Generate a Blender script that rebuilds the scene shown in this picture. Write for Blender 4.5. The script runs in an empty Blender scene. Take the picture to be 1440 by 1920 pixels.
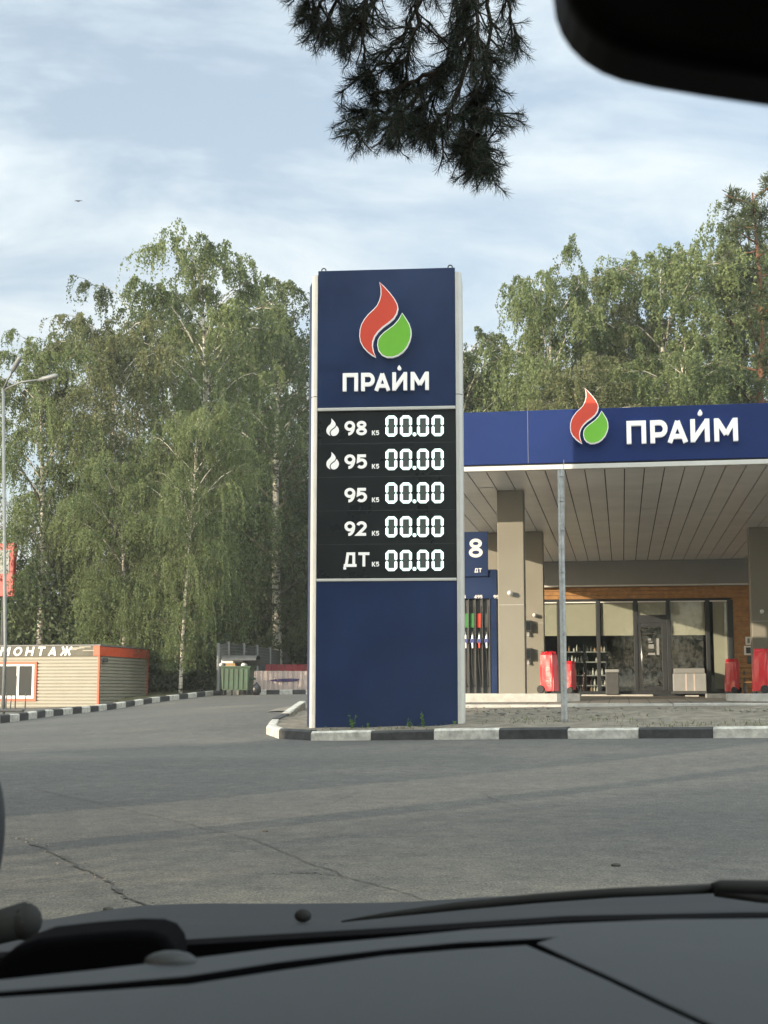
import bpy, math, random
import numpy as np
from mathutils import Vector, Matrix
R = math.radians
C = bpy.context.scene.collection
random.seed(7)

# ---------------------------------------------------------------- camera
FPX, PITCH, CX, CY, EYE = 2650.0, math.atan(340 / 2650.0), 720.0, 960.0, 1.25
cd = bpy.data.cameras.new('camera')
cam = bpy.data.objects.new('camera', cd)
C.objects.link(cam)
cam.location = (0, 0, EYE)
cam.rotation_euler = (math.pi / 2 + PITCH, 0, 0)
cd.sensor_fit = 'VERTICAL'
cd.sensor_height = 36.0
cd.lens = FPX / 1920 * 36.0
cd.clip_start = 0.05
cd.clip_end = 3000
cd.dof.use_dof = True
cd.dof.focus_distance = 24
cd.dof.aperture_fstop = 19
bpy.context.scene.camera = cam

# ---------------------------------------------------------------- sun, sky, exposure
SUN_PHI, SUN_EL = R(40), R(11.0)         # the light travels along (cos, sin) of SUN_PHI
LDIR = Vector((math.cos(SUN_PHI) * math.cos(SUN_EL), math.sin(SUN_PHI) * math.cos(SUN_EL), -math.sin(SUN_EL)))
sd = bpy.data.lights.new('sun', 'SUN')
sd.energy = 4.6
sd.angle = R(0.5)
sd.color = (1.0, 0.84, 0.62)
sun = bpy.data.objects.new('sun', sd)
C.objects.link(sun)
sun.rotation_euler = LDIR.to_track_quat('-Z', 'Y').to_euler()
sun.location = (-20, -20, 30)

world = bpy.data.worlds.new('World')
bpy.context.scene.world = world
world.use_nodes = True
nt = world.node_tree
N, L = nt.nodes, nt.links
N.clear()


def wn(t, **k):
    n = N.new(t)
    for a, b in k.items():
        setattr(n, a, b)
    return n


out = wn('ShaderNodeOutputWorld')
bg = wn('ShaderNodeBackground')
bg.inputs[1].default_value = 0.15
sky = wn('ShaderNodeTexSky', sky_type='NISHITA', sun_disc=False, sun_elevation=SUN_EL, sun_rotation=R(230), altitude=150,
         air_density=1.0, dust_density=1.2, ozone_density=2.0)
tc = wn('ShaderNodeTexCoord')
sep = wn('ShaderNodeSeparateXYZ')
L.new(tc.outputs['Generated'], sep.inputs[0])
add = wn('ShaderNodeMath', operation='ADD')
add.inputs[1].default_value = 0.30
L.new(sep.outputs[2], add.inputs[0])
dx = wn('ShaderNodeMath', operation='DIVIDE')
dy = wn('ShaderNodeMath', operation='DIVIDE')
L.new(sep.outputs[0], dx.inputs[0]); L.new(add.outputs[0], dx.inputs[1])
L.new(sep.outputs[1], dy.inputs[0]); L.new(add.outputs[0], dy.inputs[1])
com = wn('ShaderNodeCombineXYZ')
L.new(dx.outputs[0], com.inputs[0]); L.new(dy.outputs[0], com.inputs[1])
mp = wn('ShaderNodeMapping')
mp.inputs['Rotation'].default_value = (0, 0, R(-24))
mp.inputs['Scale'].default_value = (1.0, 1.7, 1.0)
mp.inputs['Location'].default_value = (5.15, 0.6, 0)
L.new(com.outputs[0], mp.inputs[0])
n1 = wn('ShaderNodeTexNoise')
n1.inputs['Scale'].default_value = 2.1
n1.inputs['Detail'].default_value = 9
n1.inputs['Roughness'].default_value = 0.6
n1.inputs['Distortion'].default_value = 0.45
L.new(mp.outputs[0], n1.inputs['Vector'])
cr = wn('ShaderNodeValToRGB')
cr.color_ramp.elements[0].position = 0.41
cr.color_ramp.elements[0].color = (.46, .46, .46, 1)
cr.color_ramp.elements[1].position = 0.62
cr.color_ramp.elements[1].color = (1, 1, 1, 1)
L.new(n1.outputs[0], cr.inputs[0])
cf = wn('ShaderNodeMath', operation='MULTIPLY')
cf.inputs[1].default_value = 1.0
L.new(cr.outputs[0], cf.inputs[0])
mx = wn('ShaderNodeMix', data_type='RGBA')
L.new(cf.outputs[0], mx.inputs[0])
L.new(sky.outputs[0], mx.inputs[6])
cz = wn('ShaderNodeMapRange')
cz.inputs[1].default_value = 0.12; cz.inputs[2].default_value = 0.40
L.new(sep.outputs[2], cz.inputs[0])
cm = wn('ShaderNodeMix', data_type='RGBA')
cm.inputs[6].default_value = (4.75, 4.95, 4.85, 1); cm.inputs[7].default_value = (4.0, 4.55, 4.9, 1)
L.new(cz.outputs[0], cm.inputs[0]); L.new(cm.outputs[2], mx.inputs[7])
# added brightness in the unseen sky overhead and behind, to lift the shade
rm = wn('ShaderNodeMapRange', interpolation_type='SMOOTHSTEP')
rm.inputs[1].default_value = 0.44; rm.inputs[2].default_value = 0.80; rm.inputs[3].default_value = 1.0; rm.inputs[4].default_value = 1.9
L.new(sep.outputs[2], rm.inputs[0])
rb = wn('ShaderNodeMapRange', interpolation_type='SMOOTHSTEP')
rb.inputs[1].default_value = 0.7; rb.inputs[2].default_value = -0.3; rb.inputs[3].default_value = 1.0; rb.inputs[4].default_value = 2.1
L.new(sep.outputs[1], rb.inputs[0])
rx = wn('ShaderNodeMath', operation='MULTIPLY')
L.new(rm.outputs[0], rx.inputs[0]); L.new(rb.outputs[0], rx.inputs[1])
vm = wn('ShaderNodeVectorMath', operation='SCALE')
L.new(mx.outputs[2], vm.inputs[0]); L.new(rx.outputs[0], vm.inputs['Scale'])
wf_ = wn('ShaderNodeMapRange')
wf_.inputs[1].default_value = 1.0; wf_.inputs[2].default_value = 2.4
L.new(rx.outputs[0], wf_.inputs[0])
wm = wn('ShaderNodeMix', data_type='RGBA', blend_type='MULTIPLY')
wm.inputs[7].default_value = (1.06, .98, .84, 1)
L.new(wf_.outputs[0], wm.inputs[0]); L.new(vm.outputs[0], wm.inputs[6])
L.new(wm.outputs[2], bg.inputs[0])
L.new(bg.outputs[0], out.inputs[0])

vs = bpy.context.scene.view_settings
vs.view_transform = 'Standard'
vs.look = 'None'
vs.gamma = 1
vs.use_curve_mapping = False
vs.exposure = 0.5
bpy.context.scene.cycles.max_bounces = 6
bpy.context.scene.cycles.transparent_max_bounces = 12

# ---------------------------------------------------------------- pixel rays, frames
SP, CP = math.sin(PITCH), math.cos(PITCH)


def ray(px, py):
    x, y = (px - CX) / FPX, (CY - py) / FPX
    return Vector((x, CP - y * SP, SP + y * CP))


def W(px, py, D):
    d = ray(px, py)
    t = D / d.y
    return Vector((d.x * t, D, EYE + d.z * t))


def Pz(px, py, z):
    d = ray(px, py)
    t = (z - EYE) / d.z
    return Vector((d.x * t, d.y * t, z))


class Frame:
    """local x = along a facade to the right, y = away from the viewer, z = world height"""
    def __init__(s, o, deg):
        s.o = Vector((o[0], o[1], 0)); s.r = R(deg)
        s.u = Vector((math.cos(s.r), -math.sin(s.r), 0)); s.v = Vector((math.sin(s.r), math.cos(s.r), 0))

    def hit(s, px, py, v=0.0):
        d = ray(px, py)
        c = Vector((0, 0, EYE))
        t = (v - (c - s.o).dot(s.v)) / d.dot(s.v)
        p = c + d * t
        return (p - s.o).dot(s.u), p.z

    def w(s, u, v, z):
        return s.o + s.u * u + s.v * v + Vector((0, 0, z))

    def loc(s, p):
        q = Vector((p[0], p[1], 0)) - s.o
        return q.dot(s.u), q.dot(s.v)


# ---------------------------------------------------------------- terrain
CPTS = np.array([(0, 0, 0), (-6, 0, 0), (6, 0, 0.02), (0, -15, -.2), (0, 8, .2), (-5, 10, .22), (6, 10, .3), (-1.1, 21.4, .54), (4.1, 19.0, .66), (9, 17, .74),
                 (-4.2, 17, .47), (-5, 26, .6), (-9.8, 36, .49), (-9.9, 42, .58), (-9.4, 48, .68), (-8.6, 54, .93), (-7.2, 60, 1.17), (-3.4, 62, 1.2), (-12, 56, .72), (-20, 50, .6), (-18, 34, .45), (-22, 70, 1.0),
                 (-1.8, 28.5, .95), (2, 28, 1.0), (5, 26.6, 1.0), (10, 25.7, 1.02), (3, 38, 1.08), (12, 38, 1.1), (8, 46, 1.14), (16, 46, 1.15), (0, 46, 1.12), (20, 25, 1.0),
                 (0, 85, 1.3), (25, 85, 1.3), (-25, 90, 1.3), (30, 40, 1.1), (-30, 10, .2), (25, 0, .1), (-20, -10, 0)], float)


def _phi(r2):
    return 0.5 * r2 * np.log(r2 + 1e-9)


def _fit():
    n = len(CPTS); P = CPTS[:, :2]
    K = _phi(((P[:, None] - P[None]) ** 2).sum(-1)) + 2.0 * np.eye(n)
    Q = np.c_[np.ones(n), P]
    A = np.block([[K, Q], [Q.T, np.zeros((3, 3))]])
    return np.linalg.solve(A, np.r_[CPTS[:, 2], 0, 0, 0])


_c = _fit()


def Garr(x, y):
    x = np.asarray(x, float); y = np.asarray(y, float)
    P = CPTS[:, :2]
    r2 = (x[..., None] - P[:, 0]) ** 2 + (y[..., None] - P[:, 1]) ** 2
    z = (_phi(r2) * _c[:-3]).sum(-1) + _c[-3] + _c[-2] * x + _c[-1] * y
    d = np.hypot(x - 0, y - 35)
    w = np.clip((d - 55) / 40, 0, 1); w = w * w * (3 - 2 * w)
    return z * (1 - w) + 1.1 * w


def G(x, y):
    return float(Garr(np.array([x]), np.array([y]))[0])


def ground_at(px, py, off=0.0):
    """where the ray of a pixel meets the ground"""
    d = ray(px, py); t = 2.0
    for _ in range(4000):
        p = Vector((0, 0, EYE)) + d * t
        if p.z <= G(p.x, p.y) + off:
            break
        t += 0.03
    return p


# ---------------------------------------------------------------- materials
def mat(name, col, rough=.6, metal=0., var=.0, vscale=6., bump=0., bscale=60., spec=.5, col2=None, emit=None, coat=0.):
    m = bpy.data.materials.new(name); m.use_nodes = True
    t = m.node_tree; b = t.nodes['Principled BSDF']
    b.inputs['Base Color'].default_value = (*col, 1)
    b.inputs['Roughness'].default_value = rough
    b.inputs['Metallic'].default_value = metal
    b.inputs['Specular IOR Level'].default_value = spec
    if coat: b.inputs['Coat Weight'].default_value = coat; b.inputs['Coat Roughness'].default_value = .08
    if emit:
        b.inputs['Emission Color'].default_value = (*emit[:3], 1); b.inputs['Emission Strength'].default_value = emit[3]
    if var or bump:
        tcn = t.nodes.new('ShaderNodeTexCoord')
    if var:
        n = t.nodes.new('ShaderNodeTexNoise'); n.inputs['Scale'].default_value = vscale; n.inputs['Detail'].default_value = 6; n.inputs['Roughness'].default_value = .65
        t.links.new(tcn.outputs['Object'], n.inputs['Vector'])
        r = t.nodes.new('ShaderNodeValToRGB')
        c2 = col2 or tuple(c * (1 - var) for c in col); c1 = tuple(min(1, c * (1 + var * .5)) for c in col)
        r.color_ramp.elements[0].position = .32; r.color_ramp.elements[0].color = (*c2, 1)
        r.color_ramp.elements[1].position = .66; r.color_ramp.elements[1].color = (*c1, 1)
        t.links.new(n.outputs[0], r.inputs[0]); t.links.new(r.outputs[0], b.inputs['Base Color'])
        rr = t.nodes.new('ShaderNodeMapRange'); rr.inputs[3].default_value = max(0, rough - .1); rr.inputs[4].default_value = min(1, rough + .12)
        t.links.new(n.outputs[0], rr.inputs[0]); t.links.new(rr.outputs[0], b.inputs['Roughness'])
    if bump:
        n2 = t.nodes.new('ShaderNodeTexNoise'); n2.inputs['Scale'].default_value = bscale; n2.inputs['Detail'].default_value = 5
        t.links.new(tcn.outputs['Object'], n2.inputs['Vector'])
        bp = t.nodes.new('ShaderNodeBump'); bp.inputs['Strength'].default_value = bump; bp.inputs['Distance'].default_value = .02
        t.links.new(n2.outputs[0], bp.inputs['Height']); t.links.new(bp.outputs[0], b.inputs['Normal'])
    return m


def glass_mat(name, tint=(.9, .93, .92), refl=.10):
    m = bpy.data.materials.new(name); m.use_nodes = True
    t = m.node_tree; t.nodes.clear()
    o = t.nodes.new('ShaderNodeOutputMaterial'); mxs = t.nodes.new('ShaderNodeMixShader')
    tr = t.nodes.new('ShaderNodeBsdfTransparent'); tr.inputs[0].default_value = (*tint, 1)
    gl = t.nodes.new('ShaderNodeBsdfGlossy'); gl.inputs['Roughness'].default_value = .02
    fr = t.nodes.new('ShaderNodeLayerWeight'); fr.inputs[0].default_value = .5
    pw_ = t.nodes.new('ShaderNodeMath'); pw_.operation = 'POWER'; pw_.inputs[1].default_value = 5
    ad = t.nodes.new('ShaderNodeMath'); ad.operation = 'MULTIPLY_ADD'; ad.inputs[1].default_value = .9; ad.inputs[2].default_value = refl; ad.use_clamp = True
    t.links.new(fr.outputs['Facing'], pw_.inputs[0]); t.links.new(pw_.outputs[0], ad.inputs[0]); t.links.new(ad.outputs[0], mxs.inputs[0])
    t.links.new(tr.outputs[0], mxs.inputs[1]); t.links.new(gl.outputs[0], mxs.inputs[2]); t.links.new(mxs.outputs[0], o.inputs[0])
    return m


def leaf_mat(name, ca, cb, trans=.35):
    m = bpy.data.materials.new(name); m.use_nodes = True
    t = m.node_tree; t.nodes.clear()
    o = t.nodes.new('ShaderNodeOutputMaterial'); mxs = t.nodes.new('ShaderNodeMixShader'); mxs.inputs[0].default_value = trans
    d = t.nodes.new('ShaderNodeBsdfPrincipled'); d.inputs['Roughness'].default_value = .5; d.inputs['Specular IOR Level'].default_value = .35
    tl = t.nodes.new('ShaderNodeBsdfTranslucent')
    at = t.nodes.new('ShaderNodeAttribute'); at.attribute_name = 'tint'
    r = t.nodes.new('ShaderNodeValToRGB')
    r.color_ramp.elements[0].color = (*ca, 1); r.color_ramp.elements[1].color = (*cb, 1)
    t.links.new(at.outputs['Fac'], r.inputs[0])
    t.links.new(r.outputs[0], d.inputs['Base Color'])
    hs = t.nodes.new('ShaderNodeHueSaturation'); hs.inputs['Saturation'].default_value = 1.1; hs.inputs['Value'].default_value = 1.3
    t.links.new(r.outputs[0], hs.inputs['Color']); t.links.new(hs.outputs[0], tl.inputs[0])
    t.links.new(d.outputs[0], mxs.inputs[1]); t.links.new(tl.outputs[0], mxs.inputs[2]); t.links.new(mxs.outputs[0], o.inputs[0])
    return m


def asphalt_mat():
    m = bpy.data.materials.new('asphalt'); m.use_nodes = True
    t = m.node_tree; b = t.nodes['Principled BSDF']; nn = t.nodes.new; lk = t.links.new
    tcn = nn('ShaderNodeTexCoord')
    mpn = nn('ShaderNodeMapping'); mpn.inputs['Rotation'].default_value = (0, 0, R(25)); mpn.inputs['Scale'].default_value = (.35, 1.5, 1)
    lk(tcn.outputs['Object'], mpn.inputs[0])

    def noise(scale, det, vec, rough=.6):
        n = nn('ShaderNodeTexNoise'); n.inputs['Scale'].default_value = scale; n.inputs['Detail'].default_value = det; n.inputs['Roughness'].default_value = rough
        lk(vec, n.inputs['Vector']); return n.outputs[0]

    def ramp(src, p0, c0, p1, c1):
        r = nn('ShaderNodeValToRGB'); e = r.color_ramp.elements
        e[0].position = p0; e[0].color = (*c0, 1); e[1].position = p1; e[1].color = (*c1, 1)
        lk(src, r.inputs[0]); return r.outputs[0]

    def mixc(kind, f, a, bb):
        x = nn('ShaderNodeMix'); x.data_type = 'RGBA'; x.blend_type = kind
        if isinstance(f, float): x.inputs[0].default_value = f
        else: lk(f, x.inputs[0])
        for s, v in ((6, a), (7, bb)):
            if isinstance(v, tuple): x.inputs[s].default_value = (*v, 1)
            else: lk(v, x.inputs[s])
        return x.outputs[2]
    big = ramp(noise(.35, 5, mpn.outputs[0]), .3, (.078, .079, .079), .7, (.108, .107, .103))
    dust_sun = ramp(noise(.16, 6, tcn.outputs['Object'], .7), .50, (0, 0, 0), .72, (.4, .4, .4))
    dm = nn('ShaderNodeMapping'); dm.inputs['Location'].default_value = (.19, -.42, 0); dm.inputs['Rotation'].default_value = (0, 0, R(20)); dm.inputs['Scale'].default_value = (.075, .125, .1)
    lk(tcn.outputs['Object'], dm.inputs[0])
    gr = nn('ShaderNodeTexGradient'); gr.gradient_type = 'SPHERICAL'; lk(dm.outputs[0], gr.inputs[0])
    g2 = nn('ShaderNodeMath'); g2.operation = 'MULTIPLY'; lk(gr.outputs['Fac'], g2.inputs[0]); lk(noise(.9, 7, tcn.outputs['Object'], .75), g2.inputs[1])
    dusty = ramp(g2.outputs[0], .10, (0, 0, 0), .38, (1, 1, 1))  # dust patch, its paleness also painting in sunlight on the road
    dmx = nn('ShaderNodeMix'); dmx.data_type = 'RGBA'; dmx.blend_type = 'LIGHTEN'; dmx.inputs[0].default_value = 1; lk(dust_sun, dmx.inputs[6]); lk(dusty, dmx.inputs[7]); dust_sun = dmx.outputs[2]
    c = mixc('MIX', dust_sun, big, (.235, .215, .178))
    grain = ramp(noise(70, 2, tcn.outputs['Object'], .8), .36, (.55, .55, .56), .64, (1.45, 1.43, 1.38))
    c = mixc('MULTIPLY', 1.0, c, grain)
    mid = ramp(noise(6, 9, tcn.outputs['Object'], .8), .38, (.78, .78, .80), .62, (1.2, 1.19, 1.16))
    c = mixc('MULTIPLY', 1.0, c, mid)
    # cracks
    wv = nn('ShaderNodeTexNoise'); wv.inputs['Scale'].default_value = 1.3; wv.inputs['Detail'].default_value = 5; lk(tcn.outputs['Object'], wv.inputs['Vector'])
    va = nn('ShaderNodeVectorMath'); va.operation = 'SCALE'; va.inputs['Scale'].default_value = 1.2; lk(wv.outputs['Color'], va.inputs[0])
    vb = nn('ShaderNodeVectorMath'); vb.operation = 'ADD'; lk(tcn.outputs['Object'], vb.inputs[0]); lk(va.outputs[0], vb.inputs[1])
    vo = nn('ShaderNodeTexVoronoi'); vo.feature = 'DISTANCE_TO_EDGE'; vo.inputs['Scale'].default_value = .17; lk(vb.outputs[0], vo.inputs['Vector'])
    ck = ramp(vo.outputs['Distance'], .0, (1, 1, 1), .006, (0, 0, 0))
    gate = ramp(noise(.5, 3, tcn.outputs['Object']), .48, (0, 0, 0), .62, (1, 1, 1))
    f = nn('ShaderNodeMath'); f.operation = 'MULTIPLY'; lk(ck, f.inputs[0]); lk(gate, f.inputs[1])
    f2 = nn('ShaderNodeMath'); f2.operation = 'MULTIPLY'; lk(f.outputs[0], f2.inputs[0]); f2.inputs[1].default_value = .6
    c = mixc('MIX', f2.outputs[0], c, (.045, .043, .04))
    # tyre-polished dark tracks and oil spots
    sp = ramp(noise(2.3, 3, tcn.outputs['Object'], .5), .70, (1, 1, 1), .78, (.72, .72, .72))
    c = mixc('MULTIPLY', 1.0, c, sp)
    lk(c, b.inputs['Base Color'])
    b.inputs['Roughness'].default_value = .82; b.inputs['Specular IOR Level'].default_value = .35
    bp = nn('ShaderNodeBump'); bp.inputs['Strength'].default_value = .5; bp.inputs['Distance'].default_value = .01
    lk(noise(110, 3, tcn.outputs['Object'], .7), bp.inputs['Height']); lk(bp.outputs[0], b.inputs['Normal'])
    return m


M = dict(
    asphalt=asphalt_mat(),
    soil=mat('dusty soil', (.20, .18, .15), .95, var=.45, vscale=3.5, bump=.9, bscale=25, spec=.15),
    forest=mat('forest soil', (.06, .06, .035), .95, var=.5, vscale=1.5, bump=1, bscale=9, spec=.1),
    white=mat('white kerb paint', (.54, .53, .49), .75, var=.42, vscale=7, bump=.3, bscale=30, spec=.25),
    black=mat('black kerb paint', (.055, .057, .06), .7, var=.4, vscale=9, bump=.3, bscale=30, spec=.3),
    navy=mat('navy composite', (.010, .027, .088), .32, var=.2, vscale=1.2, spec=.5),
    navy2=mat('navy side', (.012, .02, .06), .45, spec=.4),
    royal=mat('royal blue composite', (.0055, .0235, .125), .5, var=.14, vscale=.8, spec=.25),
    alu=mat('brushed aluminium', (.58, .575, .55), .42, metal=.15, var=.08, vscale=3),
    boardblack=mat('board black', (.014, .018, .020), .28, var=.1, vscale=1.2, spec=.5),
    letter=mat('letter white', (.74, .74, .73), .45),
    signletter=mat('lit letter', (.80, .795, .78), .45, emit=(1., .98, .94, .19)),
    red=mat('logo red', (.66, .068, .035), .4, var=.06, vscale=3),
    green=mat('logo green', (.17, .50, .04), .4, var=.06, vscale=3),
    led=mat('led white', (.8, .9, .88), .4, emit=(.76, 1.0, .92, .95)),
    leddim=mat('led tray', (.075, .085, .082), .5),  # tray colour lightened to paint in the glow of the digits
    bandwhite=mat('pale band', (.62, .61, .58), .4, var=.08, vscale=1.5),
    ceil=mat('ceiling cassette', (.80, .795, .78), .32, metal=.2, var=.12, vscale=.9, spec=.5),
    dark=mat('dark gap', (.012, .012, .012), .7),
    column=mat('sand composite', (.228, .216, .18), .48, var=.06, vscale=1.4),
    bulk=mat('grey composite', (.22, .225, .22), .5, var=.08, vscale=1.2),
    wood=mat('wood cladding', (.34, .18, .062), .5, var=.35, vscale=5, col2=(.23, .112, .036)),
    anth=mat('anthracite frame', (.022, .026, .03), .42, var=.2, vscale=4),
    blind=mat('blind fabric', (.42, .40, .325), .85, var=.05, vscale=3, bump=.1, bscale=300),
    glass=glass_mat('shop glass', (.90, .92, .91), .035),
    steel=mat('stainless', (.62, .62, .60), .25, metal=1.),
    galv=mat('galvanised steel', (.40, .42, .43), .45, metal=.55, var=.3, vscale=14, bump=.15, bscale=60),
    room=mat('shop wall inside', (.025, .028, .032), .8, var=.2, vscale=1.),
    paver=None,
    concrete=mat('pale concrete', (.48, .47, .44), .8, var=.25, vscale=4, bump=.4, bscale=40),
    tarp=mat('red tarpaulin', (.60, .016, .026), .36, var=.2, vscale=5, bump=.35, bscale=9, coat=.2),
    rubber=mat('black rubber', (.018, .018, .018), .65, var=.3, vscale=9),
    plastic=mat('dark grey plastic', (.06, .063, .065), .5, var=.2, vscale=6),
    greybox=mat('grey painted box', (.26, .27, .27), .5, var=.12, vscale=3),
    siding=mat('cream siding', (.305, .288, .235), .5, var=.12, vscale=1.5, col2=(.265, .248, .20)),
    orange=mat('orange red trim', (.62, .085, .03), .45, var=.15, vscale=4),
    banner=mat('dark banner', (.10, .095, .07), .6, var=.4, vscale=1.6),
    pvc=mat('white pvc', (.74, .74, .72), .35),
    winglass=mat('dark window glass', (.05, .055, .056), .1, spec=.06),
    dump=mat('green dumpster', (.035, .085, .045), .5, var=.4, vscale=5, col2=(.05, .06, .04)),
    card=mat('cardboard', (.42, .28, .15), .85, var=.2, vscale=8),
    bag=mat('black bag', (.012, .012, .014), .3, bump=.6, bscale=14),
    pink=mat('pale pink sheet', (.52, .43, .40), .5, var=.1, vscale=2),
    maroon=mat('maroon sheet', (.22, .02, .03), .5, var=.15, vscale=3),
    lampgrey=mat('weathered lamp steel', (.20, .215, .22), .5, metal=.2, var=.2, vscale=6),
    pumpgreen=mat('green grade panel', (.045, .20, .055), .45),
    billred=mat('red billboard frame', (.34, .035, .025), .5, var=.15, vscale=3),
    violet=mat('violet paint', (.05, .035, .12), .6),
    meshgrey=mat('fence mesh', (.10, .105, .105), .6),
    birchbark=None,
    twig=mat('birch twig', (.16, .13, .10), .8, var=.3, vscale=8),
    pinebark=mat('pine bark', (.20, .095, .05), .9, var=.5, vscale=6, bump=1, bscale=18),
    pinetwig=mat('pine twig', (.035, .026, .02), .9),
    leaf=leaf_mat('birch leaves', (.062, .094, .036), (.205, .248, .105), .32),
    leafdark=leaf_mat('dark leaves', (.040, .060, .026), (.115, .148, .064), .3),
    leafbrown=leaf_mat('olive leaves', (.085, .100, .042), (.205, .218, .104), .33),
    needle=leaf_mat('pine needles', (.030, .046, .018), (.075, .095, .038), .15),
    needlenear=leaf_mat('near pine needles', (.020, .030, .019), (.046, .060, .038), .15),
    weed=leaf_mat('weed leaves', (.09, .17, .035), (.19, .30, .085), .35),
    dash=mat('dashboard plastic', (.054, .061, .068), .55, var=.06, vscale=4, bump=.05, bscale=500, spec=.4),
    carblack=mat('black trim', (.004, .004, .005), .8, spec=.03),
    hood=mat('car hood paint', (.030, .034, .040), .6, spec=.3),
    wiper=mat('wiper rubber', (.030, .031, .031), .75, spec=.2),
    fabric=mat('headliner', (.22, .22, .21), .9),
    brick=mat('shade block brick', (.33, .20, .14), .85, var=.2, vscale=2),
    roofgrey=mat('roof sheet', (.18, .18, .18), .6, var=.2, vscale=2),
    mirror=mat('mirror housing', (.0035, .0035, .004), .6, spec=.15),
    yellow=mat('yellow plastic', (.62, .42, .03), .5),
    bluepale=mat('nozzle blue', (.06, .07, .22), .45),
    bottle=mat('pale bottles', (.52, .53, .50), .25, var=.6, vscale=30),
    rock=mat('stone', (.22, .21, .19), .9, var=.3, vscale=8, bump=.6, bscale=20),
    stain=mat('stain', (.078, .076, .070), .9, var=.45, vscale=14),
)


def bark():
    m = bpy.data.materials.new('birch bark'); m.use_nodes = True
    t = m.node_tree; b = t.nodes['Principled BSDF']
    tcn = t.nodes.new('ShaderNodeTexCoord'); mpn = t.nodes.new('ShaderNodeMapping'); mpn.inputs['Scale'].default_value = (1.6, 1.6, 4.5)
    n = t.nodes.new('ShaderNodeTexNoise'); n.inputs['Scale'].default_value = 1.3; n.inputs['Detail'].default_value = 6
    r = t.nodes.new('ShaderNodeValToRGB'); e = r.color_ramp.elements
    e[0].position = .40; e[0].color = (.045, .04, .035, 1); e[1].position = .50; e[1].color = (.56, .52, .45, 1)
    t.links.new(tcn.outputs['Object'], mpn.inputs[0]); t.links.new(mpn.outputs[0], n.inputs['Vector']); t.links.new(n.outputs[0], r.inputs[0]); t.links.new(r.outputs[0], b.inputs['Base Color'])
    b.inputs['Roughness'].default_value = .8
    return m


def paver_mat():
    m = bpy.data.materials.new('pavers'); m.use_nodes = True
    t = m.node_tree; b = t.nodes['Principled BSDF']
    tcn = t.nodes.new('ShaderNodeTexCoord')
    br = t.nodes.new('ShaderNodeTexBrick')
    br.inputs['Color1'].default_value = (.24, .215, .185, 1); br.inputs['Color2'].default_value = (.19, .175, .155, 1); br.inputs['Mortar'].default_value = (.07, .065, .06, 1)
    br.inputs['Scale'].default_value = 1.; br.inputs['Brick Width'].default_value = .4; br.inputs['Row Height'].default_value = .4; br.inputs['Mortar Size'].default_value = .012
    br.offset = 0
    t.links.new(tcn.outputs['Object'], br.inputs['Vector'])
    n = t.nodes.new('ShaderNodeTexNoise'); n.inputs['Scale'].default_value = 1.2; n.inputs['Detail'].default_value = 7
    t.links.new(tcn.outputs['Object'], n.inputs['Vector'])
    r = t.nodes.new('ShaderNodeValToRGB'); r.color_ramp.elements[0].color = (.6, .6, .6, 1); r.color_ramp.elements[1].color = (1.25, 1.22, 1.15, 1)
    t.links.new(n.outputs[0], r.inputs[0])
    x = t.nodes.new('ShaderNodeMix'); x.data_type = 'RGBA'; x.blend_type = 'MULTIPLY'; x.inputs[0].default_value = 1
    t.links.new(br.outputs[0], x.inputs[6]); t.links.new(r.outputs[0], x.inputs[7]); t.links.new(x.outputs[2], b.inputs['Base Color'])
    b.inputs['Roughness'].default_value = .75
    return m


M['birchbark'] = bark()
M['paver'] = paver_mat()


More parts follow.
